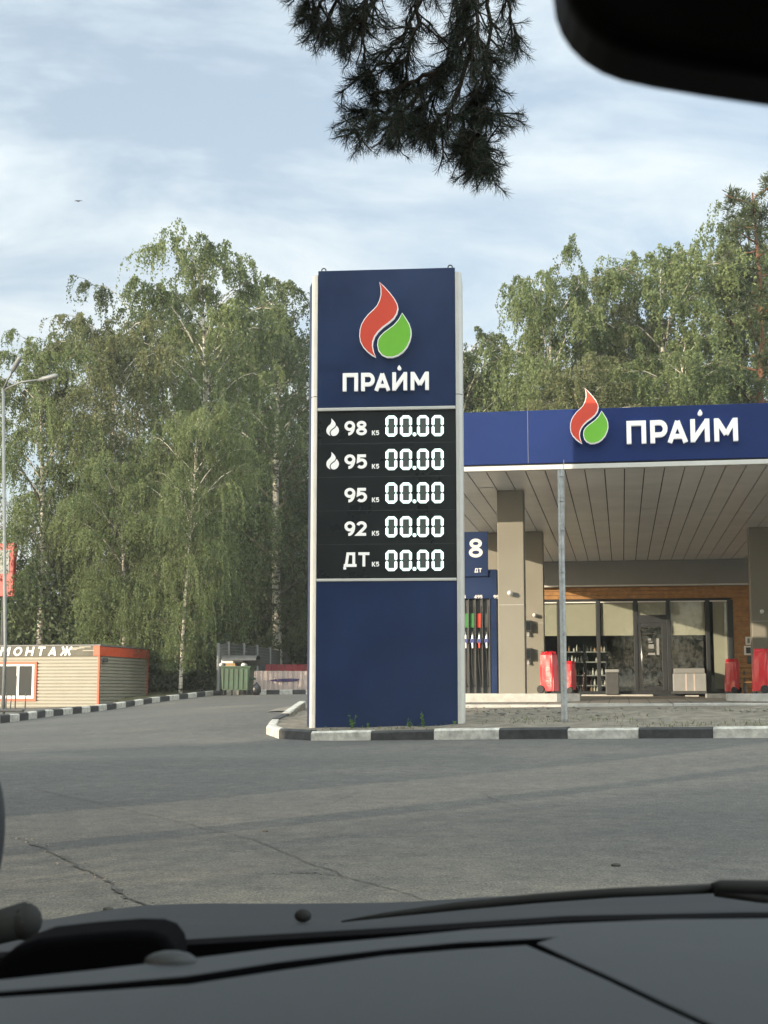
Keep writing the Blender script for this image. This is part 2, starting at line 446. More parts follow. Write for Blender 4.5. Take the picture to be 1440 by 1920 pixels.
# ---------------------------------------------------------------- mesh helpers
class MB:
    def __init__(s, off=(0, 0, 0)):
        s.v = []; s.f = []; s.m = []; s.o = Vector(off)

    def poly(s, pts, mi=0):
        b = len(s.v); s.v += [tuple(Vector(p) - s.o) for p in pts]; s.f.append(tuple(range(b, b + len(pts)))); s.m.append(mi)

    def box(s, x0, x1, y0, y1, z0, z1, mi=0):
        if x0 > x1: x0, x1 = x1, x0
        if y0 > y1: y0, y1 = y1, y0
        if z0 > z1: z0, z1 = z1, z0
        b = len(s.v)
        s.v += [tuple(Vector(p) - s.o) for p in ((x0, y0, z0), (x1, y0, z0), (x1, y1, z0), (x0, y1, z0), (x0, y0, z1), (x1, y0, z1), (x1, y1, z1), (x0, y1, z1))]
        s.f += [tuple(b + i for i in q) for q in ((0, 3, 2, 1), (4, 5, 6, 7), (0, 1, 5, 4), (1, 2, 6, 5), (2, 3, 7, 6), (3, 0, 4, 7))]
        s.m += [mi] * 6

    def prism(s, poly, y0, y1, mi=0, mside=None):
        """poly in (x, z), extruded along y from y0 (front) to y1"""
        a = sum(poly[i][0] * poly[(i + 1) % len(poly)][1] - poly[(i + 1) % len(poly)][0] * poly[i][1] for i in range(len(poly)))
        if a < 0: poly = poly[::-1]
        n = len(poly); b = len(s.v)
        s.v += [tuple(Vector((x, y0, z)) - s.o) for x, z in poly] + [tuple(Vector((x, y1, z)) - s.o) for x, z in poly]
        s.f.append(tuple(range(b, b + n))); s.m.append(mi)
        s.f.append(tuple(range(b + 2 * n - 1, b + n - 1, -1))); s.m.append(mi)
        for i in range(n):
            j = (i + 1) % n
            s.f.append((b + j, b + i, b + n + i, b + n + j)); s.m.append(mi if mside is None else mside)

    def slab(s, poly, z0, z1, mi=0, ms=None):
        """poly in (x, y), extruded from z0 to z1 (numbers, or lists per corner)"""
        a = sum(poly[i][0] * poly[(i + 1) % len(poly)][1] - poly[(i + 1) % len(poly)][0] * poly[i][1] for i in range(len(poly)))
        if a < 0: poly = poly[::-1]
        n = len(poly); b = len(s.v)
        s.v += [tuple(Vector((x, y, z0)) - s.o) for x, y in poly] + [tuple(Vector((x, y, z1)) - s.o) for x, y in poly]
        s.f.append(tuple(range(b + n - 1, b - 1, -1))); s.m.append(mi)
        s.f.append(tuple(range(b + n, b + 2 * n))); s.m.append(mi)
        for i in range(n):
            j = (i + 1) % n
            s.f.append((b + i, b + j, b + n + j, b + n + i)); s.m.append(mi if ms is None else ms)

    def tube(s, pts, rad, seg=8, mi=0, cap=True):
        pts = [Vector(p) for p in pts]; n = len(pts)
        if not hasattr(rad, '__len__'): rad = [rad] * n
        b = len(s.v); ref = None
        for i, p in enumerate(pts):
            d = (pts[min(i + 1, n - 1)] - pts[max(i - 1, 0)]).normalized()
            if ref is None:
                ref = d.cross(Vector((0, 0, 1)) if abs(d.z) < .9 else Vector((1, 0, 0))).normalized()
            ref = (ref - d * ref.dot(d)).normalized(); q = d.cross(ref)
            for k in range(seg):
                a = 2 * math.pi * k / seg
                s.v.append(tuple(p + (ref * math.cos(a) + q * math.sin(a)) * rad[i] - s.o))
        for i in range(n - 1):
            for k in range(seg):
                k2 = (k + 1) % seg
                s.f.append((b + i * seg + k, b + i * seg + k2, b + (i + 1) * seg + k2, b + (i + 1) * seg + k)); s.m.append(mi)
        if cap:
            s.f.append(tuple(b + k for k in range(seg - 1, -1, -1))); s.m.append(mi)
            s.f.append(tuple(b + (n - 1) * seg + k for k in range(seg))); s.m.append(mi)

    def ball(s, c, r, mi=0, nu=14, nv=8, sc=(1, 1, 1)):
        b = len(s.v); c = Vector(c)
        for j in range(nv + 1):
            th = math.pi * j / nv
            for i in range(nu):
                ph = 2 * math.pi * i / nu
                s.v.append(tuple(c + Vector((r * sc[0] * math.sin(th) * math.cos(ph), r * sc[1] * math.sin(th) * math.sin(ph), r * sc[2] * math.cos(th))) - s.o))
        for j in range(nv):
            for i in range(nu):
                i2 = (i + 1) % nu
                s.f.append((b + j * nu + i, b + (j + 1) * nu + i, b + (j + 1) * nu + i2, b + j * nu + i2)); s.m.append(mi)

    def build(s, name, mats, parent=None, smooth=False, bevel=0., seg=2):
        me = bpy.data.meshes.new(name)
        me.from_pydata(s.v, [], s.f)
        if not isinstance(mats, (list, tuple)): mats = [mats]
        for m in mats: me.materials.append(m)
        me.polygons.foreach_set('material_index', s.m)
        if smooth: me.polygons.foreach_set('use_smooth', [True] * len(s.f))
        me.validate()
        o = bpy.data.objects.new(name, me); C.objects.link(o)
        if parent is not None: o.parent = parent
        if bevel:
            md = o.modifiers.new('bevel', 'BEVEL'); md.width = bevel; md.segments = seg; md.limit_method = 'ANGLE'; md.angle_limit = R(40)
        return o


def tag(o, label=None, cat=None, group=None, kind=None):
    if label: o['label'] = label
    if cat: o['category'] = cat
    if group: o['group'] = group
    if kind: o['kind'] = kind
    return o


def thing(name, label, cat, fr=None, p=(0, 0, 0), group=None):
    o = bpy.data.objects.new(name, None); C.objects.link(o)
    o.empty_display_size = .2
    if fr is None: o.location = p
    else:
        o.location = fr.w(*p); o.rotation_euler = (0, 0, -fr.r)
    return tag(o, label, cat, group)


def copy_thing(src, loc, rz=None, scale=None, label=None):
    c = src.copy(); C.objects.link(c); c.location = loc
    if rz is not None: c.rotation_euler = (0, 0, rz)
    if scale is not None: c.scale = scale
    if label: c['label'] = label
    for ch in list(src.children):
        k = ch.copy(); C.objects.link(k); k.parent = c
        for g in list(ch.children):
            q = g.copy(); C.objects.link(q); q.parent = k
    return c


# ---------------------------------------------------------------- lettering from strokes
def arc(cx, cz, rx, rz, a0, a1, n=10):
    return [(cx + rx * math.cos(R(a0 + (a1 - a0) * i / n)), cz + rz * math.sin(R(a0 + (a1 - a0) * i / n))) for i in range(n + 1)]


GLY = {
    'П': (.86, [[(.1, 0), (.1, .9), (.76, .9), (.76, 0)]]),
    'Р': (.76, [[(.1, 0), (.1, 1)], [(.2, .9), (.42, .9)] + arc(.42, .63, .24, .27, 90, -90, 10)[1:] + [(.2, .36)]]),
    'А': (.90, [[(.10, 0), (.45, .94)], [(.80, 0), (.45, .94)], [(.24, .27), (.66, .27)]]),
    'И': (.83, [[(.1, 0), (.1, 1)], [(.73, 0), (.73, 1)], [(.14, .12), (.69, .88)]]),
    'М': (1.02, [[(.1, 0), (.1, 1)], [(.92, 0), (.92, 1)], [(.14, .92), (.51, .30)], [(.88, .92), (.51, .30)]]),
    'О': (.92, [('ring', .46, .5, .36, .4)]),
    'Н': (.84, [[(.1, 0), (.1, 1)], [(.74, 0), (.74, 1)], [(.2, .5), (.64, .5)]]),
    'Т': (.78, [[(.0, .9), (.78, .9)], [(.39, 0), (.39, .8)]]),
    'Ж': (1.15, [[(.575, 0), (.575, 1)], [(.08, .02), (.36, .5), (.08, .98)], [(1.07, .02), (.79, .5), (1.07, .98)], [(.34, .5), (.81, .5)]]),
    'Д': (.94, [[(.02, .08), (.92, .08)], [(.2, .16), (.30, .9), (.72, .9), (.72, .16)], [(.09, -.2), (.09, .0)], [(.85, -.2), (.85, .0)]]),
    'К': (.74, [[(.1, 0), (.1, 1)], [(.68, 0), (.26, .52), (.66, 1)]]),
    '8': (.74, [('ring', .37, .27, .26, .18), ('ring', .37, .735, .225, .17)]),
    '9': (.74, [('ring', .37, .66, .26, .25), arc(.30, .66, .33, .56, 5, -95, 10)]),
    '5': (.70, [[(.63, .9), (.16, .9), (.13, .53)] + arc(.33, .36, .27, .26, 95, -140, 12)]),
    '2': (.72, [arc(.35, .68, .25, .23, 165, -20, 10) + [(.5, .5), (.12, .1), (.66, .1)]]),
    '4': (.74, [[(.54, 0), (.54, 1)], [(.50, .96), (.08, .28), (.72, .28)]]),
}


def ribbon(pts, w):
    n = len(pts); Lf = []; Rt = []
    for i in range(n):
        p = Vector(pts[i])
        d0 = (p - Vector(pts[i - 1])).normalized() if i else None
        d1 = (Vector(pts[i + 1]) - p).normalized() if i < n - 1 else None
        a = d0 or d1; b = d1 or d0
        na = Vector((-a.y, a.x)); nb = Vector((-b.y, b.x)); m = (na + nb).normalized()
        k = w / 2 / max(.35, m.dot(na))
        Lf.append(p + m * k); Rt.append(p - m * k)
    return Lf, Rt


def glyph(mb, ch, T, y0, y1, st=.2, mi=0, ms=None):
    """T maps glyph (x, z) to frame (x, z)"""
    dep = 0
    for s in GLY[ch][1]:
        a = y0 + dep * .0025; dep += 1
        if s[0] == 'ring':
            _, cx, cz, rx, rz = s
            n = 22
            o = [(cx + (rx + st / 2) * math.cos(2 * math.pi * i / n), cz + (rz + st / 2) * math.sin(2 * math.pi * i / n)) for i in range(n)]
            q = [(cx + (rx - st / 2) * math.cos(2 * math.pi * i / n), cz + (rz - st / 2) * math.sin(2 * math.pi * i / n)) for i in range(n)]
            for i in range(n):
                j = (i + 1) % n
                quad(mb, [T(*o[i]), T(*o[j]), T(*q[j]), T(*q[i])], a, y1, mi, ms, (True, False, True, False))
        else:
            l, r = ribbon(s, st)
            for i in range(len(l) - 1):
                quad(mb, [T(*l[i]), T(*l[i + 1]), T(*r[i + 1]), T(*r[i])], a, y1, mi, ms, (True, i == len(l) - 2, True, i == 0))


def quad(mb, q, y0, y1, mi, ms, sides):
    ar = sum(q[i][0] * q[(i + 1) % 4][1] - q[(i + 1) % 4][0] * q[i][1] for i in range(4))
    idx = [0, 1, 2, 3]
    if ar < 0: idx = idx[::-1]
    mb.poly([(q[i][0], y0, q[i][1]) for i in idx], mi)
    for i in range(4):
        if sides[i]:
            j = (i + 1) % 4
            A, B = q[i], q[j]
            if ar < 0: A, B = B, A
            mb.poly([(B[0], y0, B[1]), (A[0], y0, A[1]), (A[0], y1, A[1]), (B[0], y1, B[1])], mi if ms is None else ms)


def line_text(mb, txt, x0, z0, size, y0, y1, st=.2, gap=.16, slant=0., pos=None, mi=0, ms=None, wide=1.):
    x = 0
    for k, ch in enumerate(txt):
        if pos: x = pos[k]
        glyph(mb, ch, lambda a, b, x=x: (x0 + size * ((x + a) * wide + slant * b), z0 + size * b), y0, y1, st, mi, ms)
        x += GLY[ch][0] + gap
    return x


FLAME_R = [(640, 205), (680, 240), (725, 290), (760, 335), (784, 380), (790, 412), (780, 455), (755, 495), (715, 530), (670, 562), (630, 600), (605, 635), (590, 675), (587, 710), (595, 755), (612, 803), (580, 787), (545, 760), (510, 722), (488, 680), (481, 635), (484, 585), (497, 540), (520, 500), (550, 462), (590, 425), (620, 392), (640, 350), (651, 305), (650, 255)]
FLAME_G = [(822, 450), (850, 490), (878, 535), (893, 580), (895, 625), (885, 670), (862, 720), (830, 760), (790, 788), (745, 803), (700, 803), (660, 785), (632, 750), (623, 705), (628, 665), (645, 635), (675, 605), (715, 575), (755, 545), (790, 505)]
DROP = [(798, 862), (806, 872), (813, 884), (813, 893), (806, 900), (798, 902), (790, 900), (783, 893), (783, 884), (790, 872)]
WORDPOS = [0, 1.05, 1.80, 2.82, 3.86]


def inset(poly, d):
    n = len(poly); res = []
    a = sum(poly[i][0] * poly[(i + 1) % n][1] - poly[(i + 1) % n][0] * poly[i][1] for i in range(n))
    sg = 1 if a > 0 else -1
    for i in range(n):
        p = Vector(poly[i]); e0 = (p - Vector(poly[i - 1])).normalized(); e1 = (Vector(poly[(i + 1) % n]) - p).normalized()
        m = Vector((-(e0.y + e1.y), e0.x + e1.x))
        m = m.normalized() if m.length > 1e-6 else Vector((-e0.y, e0.x))
        res.append(tuple(p + m * d * sg))
    return res


# ---------------------------------------------------------------- ground
def axis(lo, hi, step, far, grow=1.35):
    a = list(np.arange(lo, hi + .01, step)); s = step
    while a[-1] < far: s *= grow; a.append(a[-1] + s)
    s = step
    while a[0] > -far: s *= grow; a.insert(0, a[0] - s)
    return np.array(a)


def grid_mesh(name, xs, ys, zf, material):
    X, Y = np.meshgrid(xs, ys); Z = zf(X, Y)
    nx, ny = len(xs), len(ys)
    v = np.stack([X, Y, Z], -1).reshape(-1, 3)
    i = np.arange(nx * ny).reshape(ny, nx)
    f = np.stack([i[:-1, :-1], i[:-1, 1:], i[1:, 1:], i[1:, :-1]], -1).reshape(-1, 4)
    me = bpy.data.meshes.new(name); me.from_pydata(v.tolist(), [], f.tolist()); me.materials.append(material)
    me.polygons.foreach_set('use_smooth', [True] * len(f))
    o = bpy.data.objects.new(name, me); C.objects.link(o); return o


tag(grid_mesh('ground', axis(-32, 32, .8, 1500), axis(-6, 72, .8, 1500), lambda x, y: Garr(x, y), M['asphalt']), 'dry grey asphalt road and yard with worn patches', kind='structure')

# ---------------------------------------------------------------- frames
PB = W(727, 1360, 22.2)
P = Frame(PB, 5.1)                 # the price sign
ZC = EYE + 4.3
F0 = Pz(1171, 877, ZC)
S = Frame(F0, 9.5)                 # canopy and shop

# kerb of the verge, from the nose at the back left round to the right
KP = [Vector((-1.72, 28.6)), Vector((-1.85, 25.6)), Vector((-1.93, 24.3)), Vector((-1.90, 23.0)), Vector((-1.62, 22.0)), Vector((-1.1, 21.4))]
kd = Vector((math.cos(R(25)), -math.sin(R(25))))
for i in range(1, 14):
    KP.append(KP[5] + kd * i)
KCOL = [0, 1, 0, 0, 1] + [i % 2 for i in range(0, 13)]      # 0 white, 1 black


def kerb(name, pts, cols, width=.16, h=.15, side=1, label=None):
    """painted kerb stones; the road lies on the outer side of the line"""
    mb = MB(); n = len(pts)
    nrm = []
    for i in range(n):
        d0 = (pts[i] - pts[i - 1]).normalized() if i else None
        d1 = (pts[i + 1] - pts[i]).normalized() if i < n - 1 else None
        a = d0 or d1; b = d1 or d0
        nn_ = (Vector((-a.y, a.x)) + Vector((-b.y, b.x))).normalized() * side
        nrm.append(nn_)
    rr = random.Random(3)
    for i in range(n - 1):
        sec = []
        for p, q, k in ((pts[i], nrm[i], .004), (pts[i + 1], nrm[i + 1], -.004)):
            dd = (pts[i + 1] - pts[i]).normalized()
            lat = rr.uniform(-.007, .007); p = p + dd * k + q * lat; z = G(p.x, p.y); dz = rr.uniform(-.012, .012)
            row = []
            for o, hh in ((0, -.25), (.0, h - .03), (.03, h), (width - .02, h), (width, h - .02), (width, -.25)):
                pt = p + q * o
                row.append((pt.x, pt.y, z + hh + (dz if hh > 0 else 0)))
            sec.append(row)
        a, b = sec
        mi = cols[i]
        for k in range(5):
            f = [a[k], b[k], b[k + 1], a[k + 1]]
            mb.poly(f if side < 0 else f, mi)
        mb.poly(a, mi); mb.poly(b[::-1], mi)
    o = mb.build(name, [M['white'], M['black']])
    return tag(o, label, kind='structure')


kerb('kerb', KP, KCOL, side=1, label='black and white painted kerb round the sign verge')
# left kerb
LP = [W(0, 1357, 36), W(100, 1343, 42), W(200, 1331, 48), W(300, 1315, 54), W(400, 1304.5, 60)]
lp = [Vector((p.x, p.y)) for p in LP]
lp.insert(0, lp[0] + (lp[0] - lp[1]).normalized() * 12)
seg_pts = []
for i in range(len(lp) - 1):
    n = max(1, round((lp[i + 1] - lp[i]).length / 1.0))
    for k in range(n): seg_pts.append(lp[i].lerp(lp[i + 1], k / n))
end = lp[-1]
for k in range(10): seg_pts.append(end + Vector((.55 * 1.0 * k, .1 * k)))
kerb('kerb', seg_pts, [(i + 1) % 2 for i in range(len(seg_pts))], h=.2, side=1, label='black and white painted kerb along the trees')


# verge soil behind the near kerb
def verge():
    mb = MB(); rr = np.random.RandomState(2)
    front = [p + Vector((.0, 0)) for p in KP]
    inner = []
    for i in range(len(KP)):
        d = (KP[min(i + 1, len(KP) - 1)] - KP[max(i - 1, 0)]).normalized()
        inner.append(KP[i] + Vector((-d.y, d.x)) * .15)
    # resample
    fine = []
    for i in range(len(inner) - 1):
        for k in range(4): fine.append(inner[i].lerp(inner[i + 1], k / 4))
    fine.append(inner[-1])
    n = len(fine); rows = 14
    # back line: along canopy front (v = -0.25)
    b0 = S.loc((KP[0].x + .2, KP[0].y))[0]
    ub = S.loc((KP[-1].x, KP[-1].y))[0] + .3
    vid = []
    for i, p in enumerate(fine):
        t = i / (n - 1)
        tt = max(0, (i - 12) / (n - 13))
        B = S.w(b0 + .15 + (ub - b0) * tt, -.22, 0)
        col = []
        for j in range(rows + 1):
            s = j / rows
            q = Vector((p.x, p.y)).lerp(Vector((B.x, B.y)), s)
            g = G(q.x, q.y)
            bump_ = .03 * math.sin(q.x * 2.1 + 1.3 * q.y) + .02 * math.sin(q.x * 5.3 - q.y * 3.1) + rr.uniform(-.012, .012)
            z = g + .128 * (1 - s) + .02 * s + max(0, 1 - abs(2 * s - 1)) * (bump_ + .03) 
            col.append((q.x, q.y, z))
        vid.append(col)
    for i in range(n - 1):
        for j in range(rows):
            mb.poly([vid[i][j], vid[i + 1][j], vid[i + 1][j + 1], vid[i][j + 1]])
    o = mb.build('verge', M['soil'], smooth=False)
    return tag(o, 'dusty bare soil verge behind the painted kerb', kind='structure')


verge()


# forecourt pavers
def sheet(name, fr, u0, u1, v0, v1, off, material, n=24, label=None):
    mb = MB()
    root = None
    pts = [[None] * (n + 1) for _ in range(n + 1)]
    for i in range(n + 1):
        for j in range(n + 1):
            u = u0 + (u1 - u0) * i / n; v = v0 + (v1 - v0) * j / n
            w = fr.w(u, v, 0); pts[i][j] = (u, v, G(w.x, w.y) + off)
    for i in range(n):
        for j in range(n):
            mb.poly([pts[i][j], pts[i + 1][j], pts[i + 1][j + 1], pts[i][j + 1]])
    o = mb.build(name, material, smooth=True)
    o.location = (fr.o.x, fr.o.y, 0); o.rotation_euler = (0, 0, -fr.r)
    return tag(o, label, kind='structure')


vB = S.loc(Pz(1168, 1051, ZC))[1]
sheet('forecourt', S, -7, 16, -.12, vB + 1.0, .02, M['paver'], label='grey brown paved forecourt under the fuel canopy')
mb = MB()
for k in range(11):
    u0 = -5.2 + k * 2.0
    pA = S.w(u0, -.2, 0); pB = S.w(u0 + 1.98, -.2, 0); zA = G(pA.x, pA.y); zB = G(pB.x, pB.y)
    mb.slab([(u0, -.22), (u0 + 1.985, -.22), (u0 + 1.985, -.1), (u0, -.1)], min(zA, zB) - .2, max(zA, zB) + .06)
o = mb.build('kerb', M['concrete'], bevel=.01); o.location = (S.o.x, S.o.y, 0); o.rotation_euler = (0, 0, -S.r)
tag(o, 'low pale concrete edging before the forecourt', kind='structure')

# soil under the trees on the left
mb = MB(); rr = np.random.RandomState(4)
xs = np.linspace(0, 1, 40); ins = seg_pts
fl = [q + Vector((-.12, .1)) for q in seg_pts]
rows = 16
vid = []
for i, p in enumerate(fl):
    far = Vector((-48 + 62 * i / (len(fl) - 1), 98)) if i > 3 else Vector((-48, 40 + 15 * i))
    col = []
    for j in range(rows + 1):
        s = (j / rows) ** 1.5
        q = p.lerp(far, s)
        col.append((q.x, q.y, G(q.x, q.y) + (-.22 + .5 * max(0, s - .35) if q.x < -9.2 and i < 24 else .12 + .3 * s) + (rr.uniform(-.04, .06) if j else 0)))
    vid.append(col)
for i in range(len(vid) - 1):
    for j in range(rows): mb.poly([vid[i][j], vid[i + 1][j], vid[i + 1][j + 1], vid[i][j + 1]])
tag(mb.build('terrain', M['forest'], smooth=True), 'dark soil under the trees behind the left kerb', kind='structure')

# ---------------------------------------------------------------- price sign
def build_sign():
    zb = PB.z - .06
    t = thing('price_sign', 'tall navy fuel price sign with red and green flame and glowing white digits', 'sign', P, (0, 0, zb))
    OFF = (0, 0, zb)
    h = lambda x, y, v=0: P.hit(x, y, v)
    uL, uR = h(594.5, 900)[0], h(855.5, 900)[0]
    z_top = h(725, 505.5)[1]; s1t, s1b = h(725, 763.5)[1], h(725, 769.5)[1]; s2t, s2b = h(725, 1084.5)[1], h(725, 1090)[1]
    pw = .10
    # core box
    mb = MB(OFF); mb.box(uL - .02, uR + .02, .05, .55, zb, z_top - .05); mb.build('core', M['navy2'], t)
    mb = MB(OFF); mb.box(uL, uR, -.02, .049, s1t, z_top); hp = mb.build('header_panel', M['navy'], t, bevel=.006)
    mb = MB(OFF); mb.box(uL, uR, -.02, .049, zb, s2b); mb.build('lower_panel', M['navy'], t, bevel=.006)
    mb = MB(OFF); mb.box(uL, uR, 0, .049, s2t, s1b); pbd = mb.build('price_board', M['boardblack'], t, bevel=.004)
    for a, b in ((s1b, s1t), (s2b, s2t)):
        mb = MB(OFF); mb.box(uL + .004, uR - .004, -.035, .045, a + .001, b - .001); mb.build('trim_strip', M['alu'], t, bevel=.008)
        for c in (uL - .012, uR - .035):
            pass
    # posts with a chamfered outer corner
    z_post = z_top - .075
    for sgn, e in ((-1, uL), (1, uR)):
        mb = MB(OFF)
        a, b = e + sgn * .003, e + sgn * (pw + .003)
        poly = [(a, -.03), (a + sgn * .055, -.03), (b, .03), (b, .11), (a, .11)]
        mb.slab(poly, zb, z_post - .0); mb.build('corner_post', M['alu'], t)
        mb = MB(OFF); jz = h(725, 742)[1]
        mb.slab([(a - sgn * .0, -.0315), (a + sgn * .056, -.0315), (b + sgn * .002, .0295), (b + sgn * .002, .09), (a, .09)], jz - .006, jz + .006); mb.build('post_joint', M['plastic'], t)
        # flank that widens towards the back
        mb = MB(OFF)
        mb.slab([(b - sgn * .05, .112), (b - sgn * .002, .112), (b + (-.11 if sgn < 0 else .0), .53), (b + (-.11 if sgn < 0 else .0), .57), (b - sgn * .05, .57)], zb, z_post - .03)
        mb.build('side_panel', M['navy2'] if sgn < 0 else M['alu'], t)
    for x, y in ((607, 506.5), (844, 501.5)):
        u, z = h(x, y, .05)
        mb = MB(OFF)
        pts = [(u + .035 * math.cos(R(a)), .06, z_top - .005 + .035 + .035 * math.sin(R(a))) for a in range(-60, 241, 25)]
        mb.tube(pts, .011, 6); mb.build('lifting_eye', M['plastic'], t, smooth=True)
    # emblem and word
    zx = lambda x, y: h(560 + x / 4.235, 480 + y / 4.235, -.1)
    for nm, poly, mm in (('flame_emblem', FLAME_R, M['red']), ('flame_emblem', FLAME_G, M['green'])):
        pl = [zx(*q) for q in poly]
        mb = MB(OFF); mb.prism(pl, -.095, -.021, 1, 1); mb.prism(inset(pl, .012), -.099, -.0945, 0, 0)
        mb.build(nm, [mm, M['signletter']], hp)
    mb = MB(OFF); mb.prism([zx(*q) for q in DROP], -.075, -.021); mb.build('lettering', M['signletter'], hp)
    x0, z0 = zx(348, 1068); x1, _ = zx(1032, 1058); zt = zx(690, 921)[1]; z0m = zx(690, 1064)[1]
    size = zt - z0m; wide = (x1 - x0) / (size * 4.88)
    mb = MB(OFF); line_text(mb, 'ПРАИМ', x0, z0m, size, -.075, -.021, .205, pos=WORDPOS, wide=wide); mb.build('lettering', M['signletter'], hp)
    # price rows
    q = lambda x, y: h(560 + x / 4.235, 740 + y / 4.235, 0)
    slope = lambda x: -(x - 700) * .0095
    for r, (dy, ty, txt) in enumerate(((0, 0, '98'), (266, 266, '95'), (532, 532, '95'), (800, 798, '92'), (1068, 1043, 'ДТ'))):
        lm = MB(OFF); tr = MB(OFF); gm = MB(OFF)
        for x0, x1 in ((690, 783), (805, 900), (940, 1034), (1056, 1152)):
            A = q(x0, dy + 168 + slope(x0) * 1); B = q(x1, dy + 333 + slope(x1))
            u0, zt = A; u1, zb_ = B
            w, hh = u1 - u0, zt - zb_
            tk = w * .235; c = w * .25; g = .006; zm = (zt + zb_) / 2
            tr.box(u0 + tk * .3, u1 - tk * .3, -.004, -.001, zb_ + tk * .3, zt - tk * .3)
            # upper and lower halves of the nought: left, right, cap
            for sgn, ze in ((1, zt), (-1, zb_)):
                for (ua, ub, k) in ((u0, u0 + tk, 1), (u1, u1 - tk, -1)):
                    lm.prism([(ua, zm + sgn * (g + tk * .35)), (ua + k * tk * .5, zm + sgn * g), (ub, zm + sgn * (g + tk * .35)), (ub, ze - sgn * tk), (ua + k * c * .55, ze - sgn * c * .45), (ua, ze - sgn * c)], -.014, -.003)
                lm.prism([(u0 + c * .62, ze - sgn * c * .40), (u0 + c, ze), (u1 - c, ze), (u1 - c * .62, ze - sgn * c * .40), (u1 - tk * 1.05, ze - sgn * tk), (u0 + tk * 1.05, ze - sgn * tk)], -.014, -.003)
        u, z = q(920, dy + 318 + slope(920))
        lm.prism([(u + .030 * math.cos(R(a)), z + .030 * math.sin(R(a))) for a in range(0, 360, 30)], -.014, -.003)
        lm.build('led_digits', M['led'], pbd); tr.build('digit_tray', M['leddim'], pbd)
        if txt == 'ДТ':
            A = q(356, ty + 325 - 2); B = q(560, ty + 208)
            sz = B[1] - A[1]
            line_text(gm, txt, A[0], A[1], sz, -.006, -.001, .2, gap=.10, wide=1.0)
        else:
            A = q(362, ty + 325 - 1); B = q(543, ty + 208)
            sz = B[1] - A[1]
            line_text(gm, txt, A[0], A[1], sz, -.006, -.001, .205, gap=.06, wide=(B[0] - A[0]) / (sz * (.8 + GLY[txt[1]][0])))
        A = q(582, ty + 322); B = q(643, ty + 284); sz = B[1] - A[1]
        km = MB(OFF); line_text(km, 'К5', A[0], A[1], sz, -.006, -.001, .2, gap=.1); km.build('class_label', M['signletter'], pbd)
        gm.build('grade_label', M['signletter'], pbd)
        if r < 2:
            for poly in (FLAME_R, FLAME_G):
                fm = MB(OFF)
                fm.prism([q(220 + (x - 481) * .2415, dy + 188 + (y - 205) * .2345) for x, y in poly], -.006, -.001); fm.build('flame_mark', M['signletter'], pbd)
        if r:
            zz = q(700, dy + 118)[1]
            sm = MB(OFF); sm.box(uL + .02, uR - .02, -.0015, .0, zz - .003, zz + .003); sm.build('panel_seam', M['plastic'], pbd)
    return t, uL - pw


sign, signL = build_sign()

